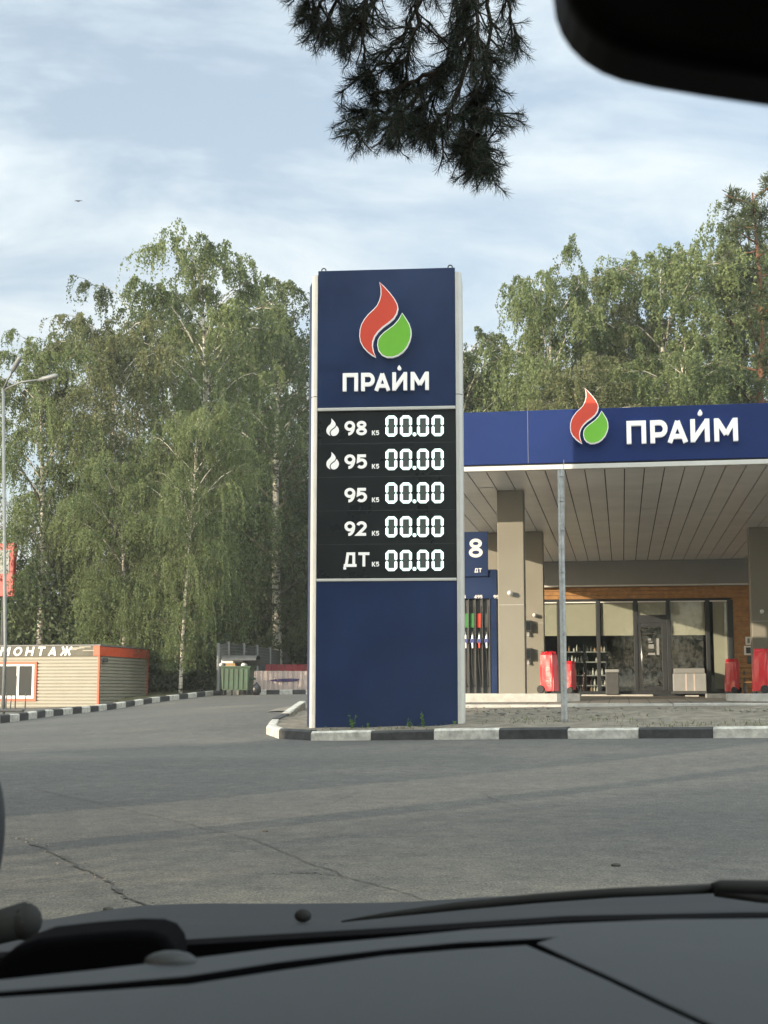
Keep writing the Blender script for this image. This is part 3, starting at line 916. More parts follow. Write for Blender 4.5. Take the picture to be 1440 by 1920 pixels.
# ---------------------------------------------------------------- canopy
COLW = []
def build_canopy():
    zg = 1.0
    t = thing('fuel_canopy', 'wide fuel canopy with royal blue fascia, panelled ceiling and sand coloured columns', 'canopy', S, (0, 0, zg))
    OFF = (0, 0, zg)
    v1 = S.loc(Pz(960, 919, ZC))[1]; v2 = S.loc(Pz(1000, 996.5, ZC))[1]
    c1 = (S.hit(933.5, 1100, v1)[0], S.hit(982.6, 1100, v1)[0]); cw = c1[1] - c1[0]
    c2 = S.hit(1019.2, 1150, v2)[0]
    c3 = S.hit(1406, 1050, v2)[0]
    c4 = S.hit(906, 1050, v2 + .1)[0]
    UL = max(c1[0] - 2.45, S.hit(606, 800, 0)[0]); UR = 15.5
    ztop = S.hit(1171, 764, 0)[1]; zf = S.hit(1171, 864.5, 0)[1]; zw = S.hit(1171, 867.5, 0)[1]
    mb = MB(OFF); mb.box(UL, UR, 0, .12, zf, ztop)
    mb.box(UL, UL + .12, .121, vB, zf, ztop); mb.box(UR - .12, UR, .121, vB, zf, ztop)
    fas = mb.build('fascia', M['royal'], t, bevel=.006)
    mb = MB(OFF); mb.box(UL + .02, UR - .02, .03, .11, zw - .004, zf - .001); mb.build('shadow_gap', M['dark'], t)
    us = S.hit(989.5, 800, 0)[0]
    for u in (us, us + 5.6):
        mb = MB(OFF); mb.box(u - .004, u + .004, -.002, .0, zf + .01, ztop - .01); mb.build('panel_joint', M['bulk'], fas)
    mb = MB(OFF)
    uj = S.hit(1057, 870, 0)[0]
    edges = [UL, uj, uj + 6.0, UR]
    for a, b in zip(edges[:-1], edges[1:]): mb.box(a + .004, b - .004, -.03, .11, ZC, zw - .006)
    mb.box(UL - .03, UL + .1, .112, vB, ZC, zw - .006)
    mb.build('lower_band', M['bandwhite'], t, bevel=.01)
    # ceiling
    mb = MB(OFF); mb.box(UL + .12, UR - .12, .13, vB + 1.5, ZC + .06, ZC + .10, 0)
    mb.build('ceiling_void', M['dark'], t)
    pwid = .0888 * 4.3; plen = .885 * 4.3
    vr = S.loc(Pz(1115, 926.5, ZC))[1]
    cuts = [.125] + [vr + plen * k for k in range(0, 6) if vr + plen * k < vB] + [vB]
    mb = MB(OFF); rr = random.Random(5)
    k0 = int((UL) / pwid) - 1
    for k in range(k0, int(UR / pwid) + 1):
        a, b = max(UL + .13, k * pwid), min(UR - .13, (k + 1) * pwid)
        if b - a < .05: continue
        for c, d in zip(cuts[:-1], cuts[1:]):
            z = ZC + rr.uniform(0, .003)
            mb.box(a + .011, b - .011, c + .006, d - .004, z, z + .03)
    mb.build('ceiling_panels', M['ceil'], t)
    # roof
    mb = MB(OFF); mb.box(UL + .13, UR - .13, .13, vB - .02, ztop - .25, ztop - .2); mb.build('roof', M['roofgrey'], t)
    # recessed lights in the ceiling
    for kk, (ku, kv) in enumerate(((1, 2.2), (1, 6.2), (1, 9.7), (-8, 2.2), (-8, 6.2))):
        mb = MB(OFF); a = ku * pwid
        mb.box(a + .02, a + pwid - .02, kv, kv + .6, ZC - .012, ZC - .001, 0)
        mb.build('ceiling_light', M['ceil'], t, bevel=.008)
    # columns
    d = cw * 1.0
    for u, v in ((c1[0], v1), (c2 - cw, v2), (c3, v2), (c4 - .1, v2 + .1), (c3 + .2, v1), (c1[0] - 8.2, v1)):
        if u < UL: continue
        w = S.w(u, v, 0); g = G(w.x, w.y)
        mb = MB(OFF); mb.box(u, u + cw, v, v + d, g, ZC - .002)
        zz = S.hit(955, 1134, v1)[1] if True else 0
        co = mb.build('column', M['column'], t, bevel=.012)
        mb = MB(OFF)
        mb.box(u + .01, u + cw - .01, v - .0015, v - .0002, zz - .004, zz + .004); mb.build('panel_joint', M['alu'], co)
        COLW.append((u, v, cw))
    # emblem and word on the fascia
    zx = lambda x, y: S.hit(860 + x / 2.4828, 700 + y / 2.4828, -.12)
    s = 258 / 598.
    for poly, mm in ((FLAME_R, M['red']), (FLAME_G, M['green'])):
        pl = [zx(587 + (x - 640) * s, 70 + (y - 205) * s) for x, y in poly]
        mb = MB(OFF); mb.prism(pl, -.16, -.06, 1, 1); mb.prism(inset(pl, .014), -.166, -.1595, 0, 0)
        mb.build('flame_emblem', [mm, M['signletter']], fas)
    for x, z in ((585, 200), (560, 260), (640, 250)):
        u, zz = zx(x, z); mb = MB(OFF); mb.box(u - .02, u + .02, -.0595, -.001, zz - .02, zz + .02); mb.build('standoff', M['plastic'], fas)
    pl = [zx(1124 + (x - 798) * .72, 180 + (y - 882) * .72) for x, y in DROP]
    mb = MB(OFF); mb.prism(pl, -.1, -.001); mb.build('lettering', M['signletter'], fas)
    x0 = zx(783, 322)[0]; x1 = zx(1302, 313)[0]; z0 = zx(1040, 319)[1]; zt = zx(1040, 213)[1]; size = zt - z0
    mb = MB(OFF); line_text(mb, 'ПРАИМ', x0, z0, size, -.1, -.001, .205, pos=WORDPOS, wide=(x1 - x0) / (size * 4.88)); mb.build('lettering', M['signletter'], fas)
    return v1, v2, cw, UL


V1, V2, CW, UL = build_canopy()

# ---------------------------------------------------------------- pump islands
def island(u0, u1, v0, v1, lab, chR=.45, chL=0.):
    w = S.w((u0 + u1) / 2, v0, 0); g = G(w.x, w.y)
    mb = MB()
    top = 1.245
    poly = [(u0, g - .1), (u1, g - .1)]
    mb.slab([(u0 + chL, v0), (u1 - chR, v0), (u1, v0 + chR), (u1, v1 - chR), (u1 - chR, v1), (u0 + chL, v1), (u0, v1 - chL - .001), (u0, v0 + chL + .001)], g - .1, top)
    o = mb.build('pump_island', M['concrete'], bevel=.02)
    o.location = (S.o.x, S.o.y, 0); o.rotation_euler = (0, 0, -S.r)
    return tag(o, lab, kind='structure'), g


ui = S.hit(1086, 1310, V1 - .35)[0]
island(UL + .3, ui, V1 - .45, V1 + CW + .35, 'raised pale pump island under the first column')
ui3 = S.hit(1366, 1310, V1 - .35)[0]
island(ui3, 15, V1 - .45, V1 + CW + .35, 'raised pale pump island at the right edge', .05, .45)
ui4 = S.hit(1326, 1308, V2 - .35)[0]
island(ui4, 15, V2 - .45, V2 + CW + .35, 'raised pale pump island before the shop at the right', .05, .45)
ui2 = S.hit(1072, 1308, V2 - .35)[0]
island(UL + .3, ui2, V2 - .45, V2 + CW + .35, 'raised pale pump island behind the first', .45, .05)


# ---------------------------------------------------------------- fuel dispenser
def build_pump():
    v = V1 + .12; zb = 1.247
    h = lambda x, y, vv=v: S.hit(x, y, vv)
    uR = h(932.5, 1200)[0]; uL = uR - 1.55
    OFF = (uL, v, zb)
    t = thing('fuel_dispenser', 'navy fuel dispenser with four hanging hoses and number eight sign between sign and column', 'fuel pump', S, OFF)
    zh0, zh1 = h(900, 1122.5)[1], h(900, 1068)[1]
    mb = MB(OFF); mb.box(uL, uR, v, v + .42, zh0, zh1); hd = mb.build('header_box', M['navy'], t, bevel=.01)
    q = lambda x, y, vv=v: S.hit(865 + x / 5.647, 980 + y / 5.647, vv)
    # back panel, side column
    us = q(306, 1000)[0]
    mb = MB(OFF); mb.box(uL, us - .002, v + .10, v + .40, zb, zh0 - .002); mb.build('cabinet', M['plastic'], t)
    mb = MB(OFF); mb.box(us, uR - .01, v + .02, v + .4, zb, zh0 - .002); mb.build('side_column', M['navy'], t, bevel=.01)
    bays = [(-205, -150), (-130, -70), (-55, 0), (15, 78), (85, 150), (157, 222), (232, 300)]
    for k, (a, b) in enumerate(bays):
        ua, ub = q(a, 900)[0], q(b, 900)[0]
        if ua < uL: continue
        bw = ub - ua
        mb = MB(OFF); mb.box(ub - .012, ub + .004, v + .0, v + .10, zb + .02, zh0 - .004); mb.build('rail', M['steel'], t)
        za, zc = q(100, 1110)[1], q(100, 960)[1]
        mm = [M['plastic'], M['pumpgreen'], M['bulk'], M['pumpgreen'], M['pumpgreen'], M['red'], M['plastic']][k]
        mb = MB(OFF); mb.box(ua + .004, ub - .016, v + .06, v + .099, za, zc); mb.build('grade_panel', mm, t)
        um = (ua + ub) / 2 - .005
        zn = q(100, 1250)[1]
        mb = MB(OFF)
        mb.box(um - .045, um + .045, v - .03, v + .09, zn - .05, zn + .045, 0)
        mb.tube([(um, v - .02, zn + .03), (um + .005, v - .015, zn + .12), (um - .005, v + .03, zn + .19)], [.028, .02, .014], 8, 1)
        mb.tube([(um, v - .01, zn - .04), (um + .005, v - .015, zn - .16)], [.024, .018], 8, 2 if k != 5 else 3)
        mb.build('nozzle', [M['bluepale'], M['steel'], M['letter'], M['red']], t, bevel=.006)
        mb = MB(OFF)
        zlow = q(100, 1745)[1]
        pts = []
        for i in range(15):
            s = i / 14
            x = um + (.08 - .01 * k) * (s) + .02 * math.sin(s * 7 + k)
            z = zn - .16 + (zlow - zn + .16) * (1 - (2 * s - 1) ** 2) ** .8 if s < .5 else zlow + (zh0 - .15 - zlow) * ((2 * s - 1) ** 1.6)
            pts.append((x + .03 * s, v + .0 + .05 * s, z))
        mb.tube(pts, .014, 7); mb.build('hose', M['rubber'], t, smooth=True)
    # grade texts along the header's lower edge
    for x, txt in ((-95, '95'), (-10, '98'), (138, '495'), (340, '95')):
        gm = MB(OFF); u, z = q(x, 803); sz = q(x, 766)[1] - z
        line_text(gm, txt, u, z, sz, v - .004, v - .0008, .2, gap=.08); gm.build('lettering', M['letter'], hd)
    # number sign above
    us0, us1 = h(914, 1000, v - .05)[0] - 1.0, h(914.5, 1000, v - .05)[0]
    z0, z1 = h(900, 1081, v - .05)[1], h(900, 997, v - .05)[1]
    mb = MB(OFF); mb.box(us0, us1, v - .06, v - .003, z0, z1); ns = mb.build('number_sign', M['navy'], t, bevel=.008)
    q2 = lambda x, y: q(x, y, v - .06)
    gm = MB(OFF)
    A = q2(74, 372); B = q2(220, 165); sz = B[1] - A[1]
    line_text(gm, '8', A[0], A[1], sz, v - .064, v - .0605, .165, wide=(B[0] - A[0]) / (sz * .69)); gm.build('lettering', M['letter'], ns); gm = MB(OFF)
    A = q2(138, 527); B = q2(218, 482); sz = B[1] - A[1]
    line_text(gm, 'ДТ', A[0], A[1], sz, v - .064, v - .0605, .2, gap=.08); gm.build('lettering', M['letter'], ns); gm = MB(OFF)
    A = q2(-40, 527); line_text(gm, '92', A[0], A[1], sz, v - .064, v - .0605, .2, gap=.08)
    gm.build('lettering', M['letter'], ns)
    for uu in (us1 - .08, us0 + .08):
        mb = MB(OFF); mb.tube([(uu, v + .2, zh1 + .001), (uu, v + .2, z1 - .1), (uu, v + .02, z1 - .1)], .02, 8); mb.build('bracket', M['alu'], t)


build_pump()


# ---------------------------------------------------------------- security lamps on the columns
def cam_dome(px, py, v, lab):
    u, z = S.hit(px, py, v - .1)
    OFF = (u, v, z)
    t = thing('security_camera', lab, 'camera', S, OFF, 'cameras on the columns')
    mb = MB(OFF); mb.tube([(u, v - .001, z), (u, v - .05, z)], [.05, .045], 12); mb.build('mount', M['letter'], t)
    mb = MB(OFF); mb.tube([(u, v - .051, z), (u - .012, v - .17, z + .01)], [.05, .052], 14); mb.ball((u - .013, v - .17, z + .01), .05); mb.build('housing', M['letter'], t, smooth=True)


cam_dome(957, 1113, V1, 'white camera on the column nearest the price sign')
cam_dome(1003, 1154, V2, 'white camera on the partly hidden second column')
cam_dome(1429, 1147, V2, 'white camera on the right column half in shade')


# small dark boxes at the side of column two
def box_thing(name, lab, cat, fr, u0, u1, v0, v1, z0, z1, m, bevel=.008):
    mb = MB((u0, v0, z0)); mb.box(u0, u1, v0, v1, z0, z1)
    o = mb.build(name, m, bevel=bevel); o.location = fr.w(u0, v0, z0); o.rotation_euler = (0, 0, -fr.r)
    return tag(o, lab, cat)


for y0, y1, lab in ((1163, 1184, 'upper dark box on the side of the second column'), (1215, 1237, 'lower dark box on the side of the second column')):
    u0, za = S.hit(985, y0, V2 - .2); u1, zb_ = S.hit(996.5, y1, V2 - .2)
    OFF = (u0, V2 - .2, zb_)
    t = thing('control_box', lab, 'box', S, OFF)
    mb = MB(OFF); mb.box(u0, u1, V2 - .2, V2 - .003, zb_, za); mb.build('case', M['plastic'], t, bevel=.01)
    mb = MB(OFF); mb.box(u0 + .02, u1 - .02, V2 - .205, V2 - .2005, zb_ + .03, za - .03); mb.build('lid', M['boardblack'], t)
    mb = MB(OFF); mb.tube([((u0 + u1) / 2, V2 - .08, zb_), ((u0 + u1) / 2, V2 - .08, zb_ - .12)], [.02, .05], 8); mb.build('cable_gland', M['greybox'], t)


# ---------------------------------------------------------------- red covered extinguisher trolleys
def trolley(px0, px1, yt, yb, v, lab, src=None, flip=1):
    u0, zt = S.hit(px0, yt, v); u1, zb_ = S.hit(px1, yb, v)
    um = (u0 + u1) / 2; w = (u1 - u0) * .88
    zb_ = 1.247
    H = zt - zb_
    OFF = (um, v, zb_)
    t = thing('covered_trolley', lab, 'covered trolley', S, OFF, 'red covered trolleys on the pump islands')
    t.rotation_euler.z -= .45
    rr = random.Random(int(px0)); rows, n = 16, 28
    mb = MB(OFF); vid = []
    for j in range(rows + 1):
        s = j / rows
        row = []
        for i in range(n):
            a = 2 * math.pi * i / n
            ca, sa = math.cos(a), math.sin(a)
            e = .30
            x = abs(ca) ** e * (1 if ca > 0 else -1) * w / 2; y = abs(sa) ** e * (1 if sa > 0 else -1) * .14
            taper = 1 - .10 * s ** 3 - (.12 if s > .98 else 0)
            fold = .014 * math.sin(a * 5 + s * 3.5 + px0) + .010 * math.sin(a * 9 - s * 6)
            z = zb_ + .05 + (H - .07) * s
            if j == rows: z += .03 * math.sin(a * 2 + 1)
            if j == 0: z += .05 * (1 if x * flip > w * .2 else 0)
            row.append((um + x * taper * (1 + fold * 3) + .02 * s * flip, v + y * taper * (1 + fold * 3), z))
        vid.append(row)
    for j in range(rows):
        for i in range(n):
            k = (i + 1) % n
            mb.poly([vid[j][i], vid[j][k], vid[j + 1][k], vid[j + 1][i]])
    mb.poly(vid[rows])
    mb.build('cover', M['tarp'], t)
    mb = MB(OFF)       # gathered knot and cord on top
    for k in range(5):
        a = k * 1.3
        mb.tube([(um, v, zt - .05), (um + .08 * math.cos(a), v + .06 * math.sin(a), zt - .005), (um + .15 * math.cos(a), v + .1 * math.sin(a), zt - .045)], [.03, .02, .012], 6)
    mb.build('gathered_top', M['tarp'], t, smooth=True)
    for dy in (-.16, .16):
        mb = MB(OFF); uu = um + flip * (w / 2 - .03)
        mb.tube([(uu, v + dy - .025, zb_ + .085), (uu, v + dy + .025, zb_ + .085)], .085, 18); mb.build('wheel', M['rubber'], t, bevel=.012)
    mb = MB(OFF); mb.tube([(um - flip * w * .35, v, zb_), (um - flip * w * .35, v, zb_ + .12)], .02, 8); mb.build('foot', M['plastic'], t)


trolley(1014, 1047, 1222, 1303, V1 + .05, 'tall red covered trolley just left of the metal pole', flip=-1)
trolley(1054, 1079, 1240, 1303, V2 - .1, 'red covered trolley half hidden behind the metal pole', flip=1)
trolley(1358, 1386, 1236, 1300, V2 - .1, 'small red covered trolley beside the wooden bench', flip=1)
trolley(1409, 1445, 1217, 1300, V1 + .05, 'large red covered trolley cut by the right frame edge', flip=1)


# ---------------------------------------------------------------- galvanised pole
pb = ground_at(1058.5, 1355, .1)
pp = Vector((pb.x, pb.y, G(pb.x, pb.y) + .05))
t = thing('metal_pole', 'galvanised steel pole standing alone in the soil verge', 'pole', None, pp)
pt = W(1050.5, 880, pp.y) - pp
base = W(1058.5, 1355, pp.y) - pp
mb = MB(); mb.tube([Vector((base.x, 0, -.1)), base.lerp(pt, .33), base.lerp(pt, .66), pt], [.049, .048, .046, .044], 16)
mb.build('shaft', M['galv'], t, smooth=False)
for y in (893, 940, 995, 1030, 1075, 1190):
    c = base.lerp(pt, (1355 - y) / 475.)
    mb = MB(); mb.tube([c - Vector((0, 0, .012)), c + Vector((0, 0, .012))], .0515, 16); mb.box(c.x - .012, c.x + .03, c.y - .065, c.y - .045, c.z - .012, c.z + .012)
    mb.build('clamp', M['galv'], t)
mb = MB(); a = W(1057, 862, pp.y - .05) - pp; b = W(1058, 1002, pp.y - .05) - pp
mb.tube([a, a.lerp(b, .5), b], .006, 6); mb.build('cable', M['galv'], t)
mb = MB(); mb.tube([base + Vector((0, 0, -.03)), base + Vector((0, 0, .015))], [.075, .06], 16); mb.build('collar', M['plastic'], t)

# ---------------------------------------------------------------- shop
def build_shop():
    vW = vB + .25
    zb = 1.16
    t = thing('shop_building', 'low filling station shop with dark glazed front, roller blinds and wood cladding', 'shop', S, (0, vW, zb))
    OFF = (0, vW, zb)
    h = lambda x, y, v=vW: S.hit(x, y, v)
    H = lambda y: h(1200, y)[1]
    U = lambda x, y=1210: h(x, y)[0]
    uL, uR = U(1022) - 3.2, U(1440) + 6
    x0, x1 = U(1021) - 2.2, U(1373)
    zw0, zw1 = H(1100), H(1122.5)
    zs = H(1301)
    # bulkhead above
    mb = MB(OFF); mb.box(uL, uR, vB, vW + .35, H(1099.5), ZC + .05); mb.build('bulkhead', M['bulk'], t, bevel=.01)
    mb = MB(OFF); mb.box(uL, uR, vB - .02, vB + .05, H(1100), H(1097)); mb.build('drip_trim', M['alu'], t)
    # walls of the shell
    mb = MB(OFF)
    mb.box(uL, x0 - .02, vW, vW + .3, zb, zw0 - .005)
    mb.box(uL, uL + .3, vW + .31, vW + 9, zb, ZC); mb.box(uR - .3, uR, vW + .31, vW + 9, zb, ZC); mb.box(uL, uR, vW + 9.01, vW + 9.3, zb, ZC)
    mb.build('wall', M['bulk'], t)
    mb = MB(OFF); mb.box(uL, uR, vW + .36, vW + 9.3, ZC + .051, ZC + .25); mb.build('roof', M['roofgrey'], t)
    # wood cladding boards: over the glazing and to the right
    mb = MB(OFF)
    nb = 3
    for k in range(nb):
        a = zw1 + (zw0 - zw1) * k / nb; b = zw1 + (zw0 - zw1) * (k + 1) / nb
        mb.box(x0, uR, vW + .02, vW + .3, a + .006, b - .004)
    k = 0; z = zs
    while z < zw1 - .01:
        z2 = min(z + .165, zw1)
        mb.box(x1 + .02, uR, vW + .02, vW + .3, z + .004, z2 - .005); z += .165
    mb.build('cladding', M['wood'], t)
    # glazing frame
    mull = [1049, 1122.5, 1192.5, 1254.5, 1328, 1371]
    mb = MB(OFF)
    mb.box(x0, x1, vW, vW + .12, H(1127), zw1 - .001)
    mb.box(x0, x1, vW, vW + .12, zs, zs + .09)
    xs = [x0 + .05] + [U(x) for x in mull]
    for i, x in enumerate(xs):
        w = .06 if i < 6 else .09
        mb.box(x - w, x + w, vW + .002, vW + .118, zs + .0905, H(1127) - .001)
    mb.build('window_frame', M['anth'], t, bevel=.006)
    mb = MB(OFF); mb.box(x0, U(1047), vW + .01, vW + .1, H(1200), H(1200) + .02)
    # panes and blinds
    bl = {0: 1190, 1: 1190, 2: 1190, 3: 1152, 4: 1190, 5: 1291}
    for i in range(6):
        a, b = xs[i] + .06, xs[i + 1] - (.06 if i < 5 else .09)
        zt = H(1127) - .003
        lo = zs + .0915 if i != 3 else H(1153)
        mb = MB(OFF); mb.box(a, b, vW + .05, vW + .058, lo, zt); pn = mb.build('window_pane', M['glass'], t)
        mb = MB(OFF); zl = H(bl[i])
        ins = .12 if i == 5 else .03
        mb.box(a + ins, b - .02, vW + .13, vW + .136, zl, zt - .03)
        mb.box(a + ins, b - .02, vW + .128, vW + .142, zl - .02, zl - .001)
        mb.build('roller_blind', M['blind'], t)
        mb = MB(OFF); mb.box(a + .02, b - .01, vW - .008, vW - .0005, H(1129.4), H(1127.3)); mb.build('light_strip', M['letter'], t)
    # door
    a, b = xs[3] + .062, xs[4] - .062
    zd = H(1168)
    mb = MB(OFF); mb.box(a, b, vW + .0, vW + .12, zd, H(1153) - .002); mb.build('transom', M['anth'], t)
    mb = MB(OFF)
    mb.box(a + .01, a + .13, vW + .03, vW + .09, zs + .1, zd - .002); mb.box(b - .16, b - .01, vW + .03, vW + .09, zs + .1, zd - .002)
    mb.box(a + .131, b - .161, vW + .03, vW + .09, zd - .14, zd - .002); mb.box(a + .131, b - .161, vW + .03, vW + .09, zs + .1, zs + .25)
    dr = mb.build('door', M['anth'], t, bevel=.006)
    mb = MB(OFF); mb.box(a + .131, b - .161, vW + .055, vW + .063, zs + .252, zd - .142); mb.build('door_pane', M['glass'], dr)
    ux = U(1202); mb = MB(OFF); mb.tube([(ux, vW - .06, H(1181)), (ux + .03, vW - .06, H(1288))], .022, 10)
    for y in (1198, 1234, 1270): mb.tube([(ux + .01, vW - .05, H(y)), (ux + .02, vW + .03, H(y))], .014, 8)
    mb.build('door_handle', M['steel'], dr, smooth=True)
    mb = MB(OFF); mb.tube([(U(1204), vW - .005, H(1190)), (U(1226), vW - .005, H(1189))], .02, 8); mb.build('door_closer', M['steel'], dr)
    mb = MB(OFF)
    for (xa, xb, ya, yb_) in ((1215, 1221, 1197, 1201), (1231, 1236, 1197, 1228), (1216, 1226, 1208, 1216), (1215, 1228, 1224, 1228), (1216, 1224, 1203, 1205)):
        mb.box(U(xa), U(xb), vW + .05, vW + .054, H(yb_), H(ya))
    mb.build('door_notice', M['greybox'], dr)
    # plinth and step
    mb = MB(OFF); mb.box(x0, uR, vW - .03, vW + .3, zb - .1, zs - .002); mb.build('plinth', M['anth'], t)
    # the room
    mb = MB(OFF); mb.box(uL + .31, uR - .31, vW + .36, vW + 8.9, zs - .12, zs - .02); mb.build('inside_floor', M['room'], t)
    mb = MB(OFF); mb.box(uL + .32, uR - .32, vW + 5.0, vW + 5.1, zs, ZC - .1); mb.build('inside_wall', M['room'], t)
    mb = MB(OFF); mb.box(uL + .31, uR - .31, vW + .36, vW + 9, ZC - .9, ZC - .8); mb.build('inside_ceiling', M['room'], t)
    return vW, zs, U, H


VW, ZS, SU, SH = build_shop()

# bottle shelves behind the glass
for (xa, xb, lab) in ((1052, 1094, 'shelf rack of bottles behind the glass beside the metal pole'), (1098, 1137, 'shelf rack of bottles behind the glass beside the shop door')):
    v = VW + .75
    ua, ub = S.hit(xa, 1250, v)[0], S.hit(xb, 1250, v)[0]
    OFF = (ua, v, ZS)
    t = thing('shelf_rack', lab, 'shelf rack', S, OFF)
    hz = [S.hit(1100, y, v)[1] for y in (1297, 1285, 1266, 1241, 1222)]
    mb = MB(OFF)
    for u in (ua, ub): mb.box(u - .02, u + .02, v, v + .4, ZS, hz[-1] + .25)
    mb.build('upright', M['boardblack'], t)
    rr = random.Random(xa)
    for z in hz:
        mb = MB(OFF); mb.box(ua + .021, ub - .021, v, v + .4, z - .02, z); mb.box(ua + .021, ub - .021, v - .012, v - .001, z - .03, z + .012); mb.build('shelf', M['greybox'], t)
        mb = MB(OFF); u = ua + .06
        while u < ub - .06:
            hgt = rr.uniform(.12, .24); r_ = rr.uniform(.025, .04)
            if rr.random() < .85:
                mb.tube([(u, v + .1, z + .001), (u, v + .1, z + hgt * .65), (u, v + .1, z + hgt * .78), (u, v + .1, z + hgt)], [r_, r_, r_ * .4, r_ * .4], 8, rr.choice([0, 0, 0, 1, 2]))
            u += r_ * 2 + rr.uniform(.015, .06)
        tag(mb.build('bottle_row', [M['bottle'], M['card'], M['boardblack']], t), kind='stuff')

# objects before the shop front
def crate_box():
    v = VW - .75
    u0, zt = S.hit(1262, 1262, v); u1, z0 = S.hit(1325, 1299, v)
    OFF = (u0, v, z0)
    t = thing('storage_chest', 'grey lidded chest with two reddish straps before the shop window', 'chest', S, OFF)
    mb = MB(OFF); mb.box(u0, u1, v, v + .6, z0 + .05, zt - .01); mb.build('chest_body', M['greybox'], t, bevel=.02)
    mb = MB(OFF); mb.box(u0 + .03, u1 - .04, v - .01, v + .6, zt - .008, S.hit(1290, 1253, v)[1]); mb.build('lid', M['bulk'], t, bevel=.02)
    for x in (1286.5, 1302):
        u = S.hit(x, 1280, v)[0]; mb = MB(OFF); mb.box(u - .025, u + .025, v - .006, v - .0008, z0 + .06, zt - .02); mb.build('strap', M['pink'], t)
    mb = MB(OFF); mb.box(u0 - .05, u1, v + .03, v + .57, z0 - .03, z0 + .048); mb.build('base', M['plastic'], t)


crate_box()
v = VW - .5
u0, zt = S.hit(1135, 1255, v); u1, z0 = S.hit(1161, 1303, v)
OFF = (u0, v, z0)
t = thing('litter_bin', 'dark grey square litter bin before the bottle shelves', 'bin', S, OFF)
mb = MB(OFF); mb.box(u0, u1, v, v + .4, z0, zt - .1); mb.build('bin_body', M['plastic'], t, bevel=.02)
mb = MB(OFF); mb.box(u0 - .01, u1 + .01, v - .01, v + .41, zt - .098, zt); mb.build('lid', M['greybox'], t, bevel=.02)
# doormat block and step
v = VW - .9
u0, za = S.hit(1285, 1303.5, v); u1, zb_ = S.hit(1311, 1309, v)
o = box_thing('kerb_block', 'pale yellowish concrete block lying before the grey chest', 'block', S, u0, u1, v, v + .3, zb_, za, M['concrete'], .02)
v = VW - .45
u0, za = S.hit(1090, 1302, v); u1, zb_ = S.hit(1225, 1307.5, v)
mb = MB(); mb.box(u0, u1, v, VW - .04, zb_ - .1, za); o = mb.build('path', M['concrete'], bevel=.02); o.location = (S.o.x, S.o.y, 0); o.rotation_euler = (0, 0, -S.r); tag(o, 'low concrete step before the shop door', kind='structure')

# notice boards and bench at the right of the shop
v = VW - .01
for x0, x1, y0, y1, nm, lab, m1, m2 in ((1397.5, 1409, 1194, 1209, 'notice_board', 'grey notice sheet in a pale frame on the wood cladding', M['letter'], M['bulk']),
                                    (1395, 1411, 1211, 1228, 'notice_board', 'white framed notice board below the grey sheet', M['letter'], M['boardblack']),
                                    (1401, 1411, 1230, 1248, 'notice_board', 'dark panel on the cladding under the white framed board', M['plastic'], M['plastic'])):
    u0, za = S.hit(x0, y0, v); u1, zb_ = S.hit(x1, y1, v)
    OFF = (u0, v, zb_)
    t = thing(nm, lab, 'notice board', S, OFF)
    mb = MB(OFF); mb.box(u0, u1, v, v + .028, zb_, za); mb.build('frame', m1, t)
    mb = MB(OFF); mb.box(u0 + .06, u1 - .05, v - .006, v - .0008, zb_ + .05, za - .05); mb.build('sheet', m2, t)
v = VW - .8
u0, _ = S.hit(1390, 1260, v); u1 = u0 + 1.5
OFF = (u0, v, ZS)
t = thing('bench', 'slatted wooden bench against the cladding behind the red trolleys', 'bench', S, OFF)
zseat = S.hit(1400, 1278, v)[1]; zback = S.hit(1400, 1256, v)[1]
mb = MB(OFF)
for k in range(3): mb.box(u0, u1, v + .38 + .02 * k, v + .41 + .02 * k, zseat + .12 + k * .17, zseat + .22 + k * .17)
mb.build('backrest', M['wood'], t, bevel=.01)
mb = MB(OFF)
for k in range(3): mb.box(u0, u1, v + .0 + k * .13, v + .11 + k * .13, zseat - .04, zseat)
mb.build('seat', M['wood'], t, bevel=.01)
for u in (u0 + .12, u1 - .12):
    mb = MB(OFF); mb.box(u - .03, u + .03, v + .02, v + .08, 1.1, zseat - .041); mb.box(u - .03, u + .03, v + .40, v + .455, 1.1, zback); mb.build('leg', M['plastic'], t)

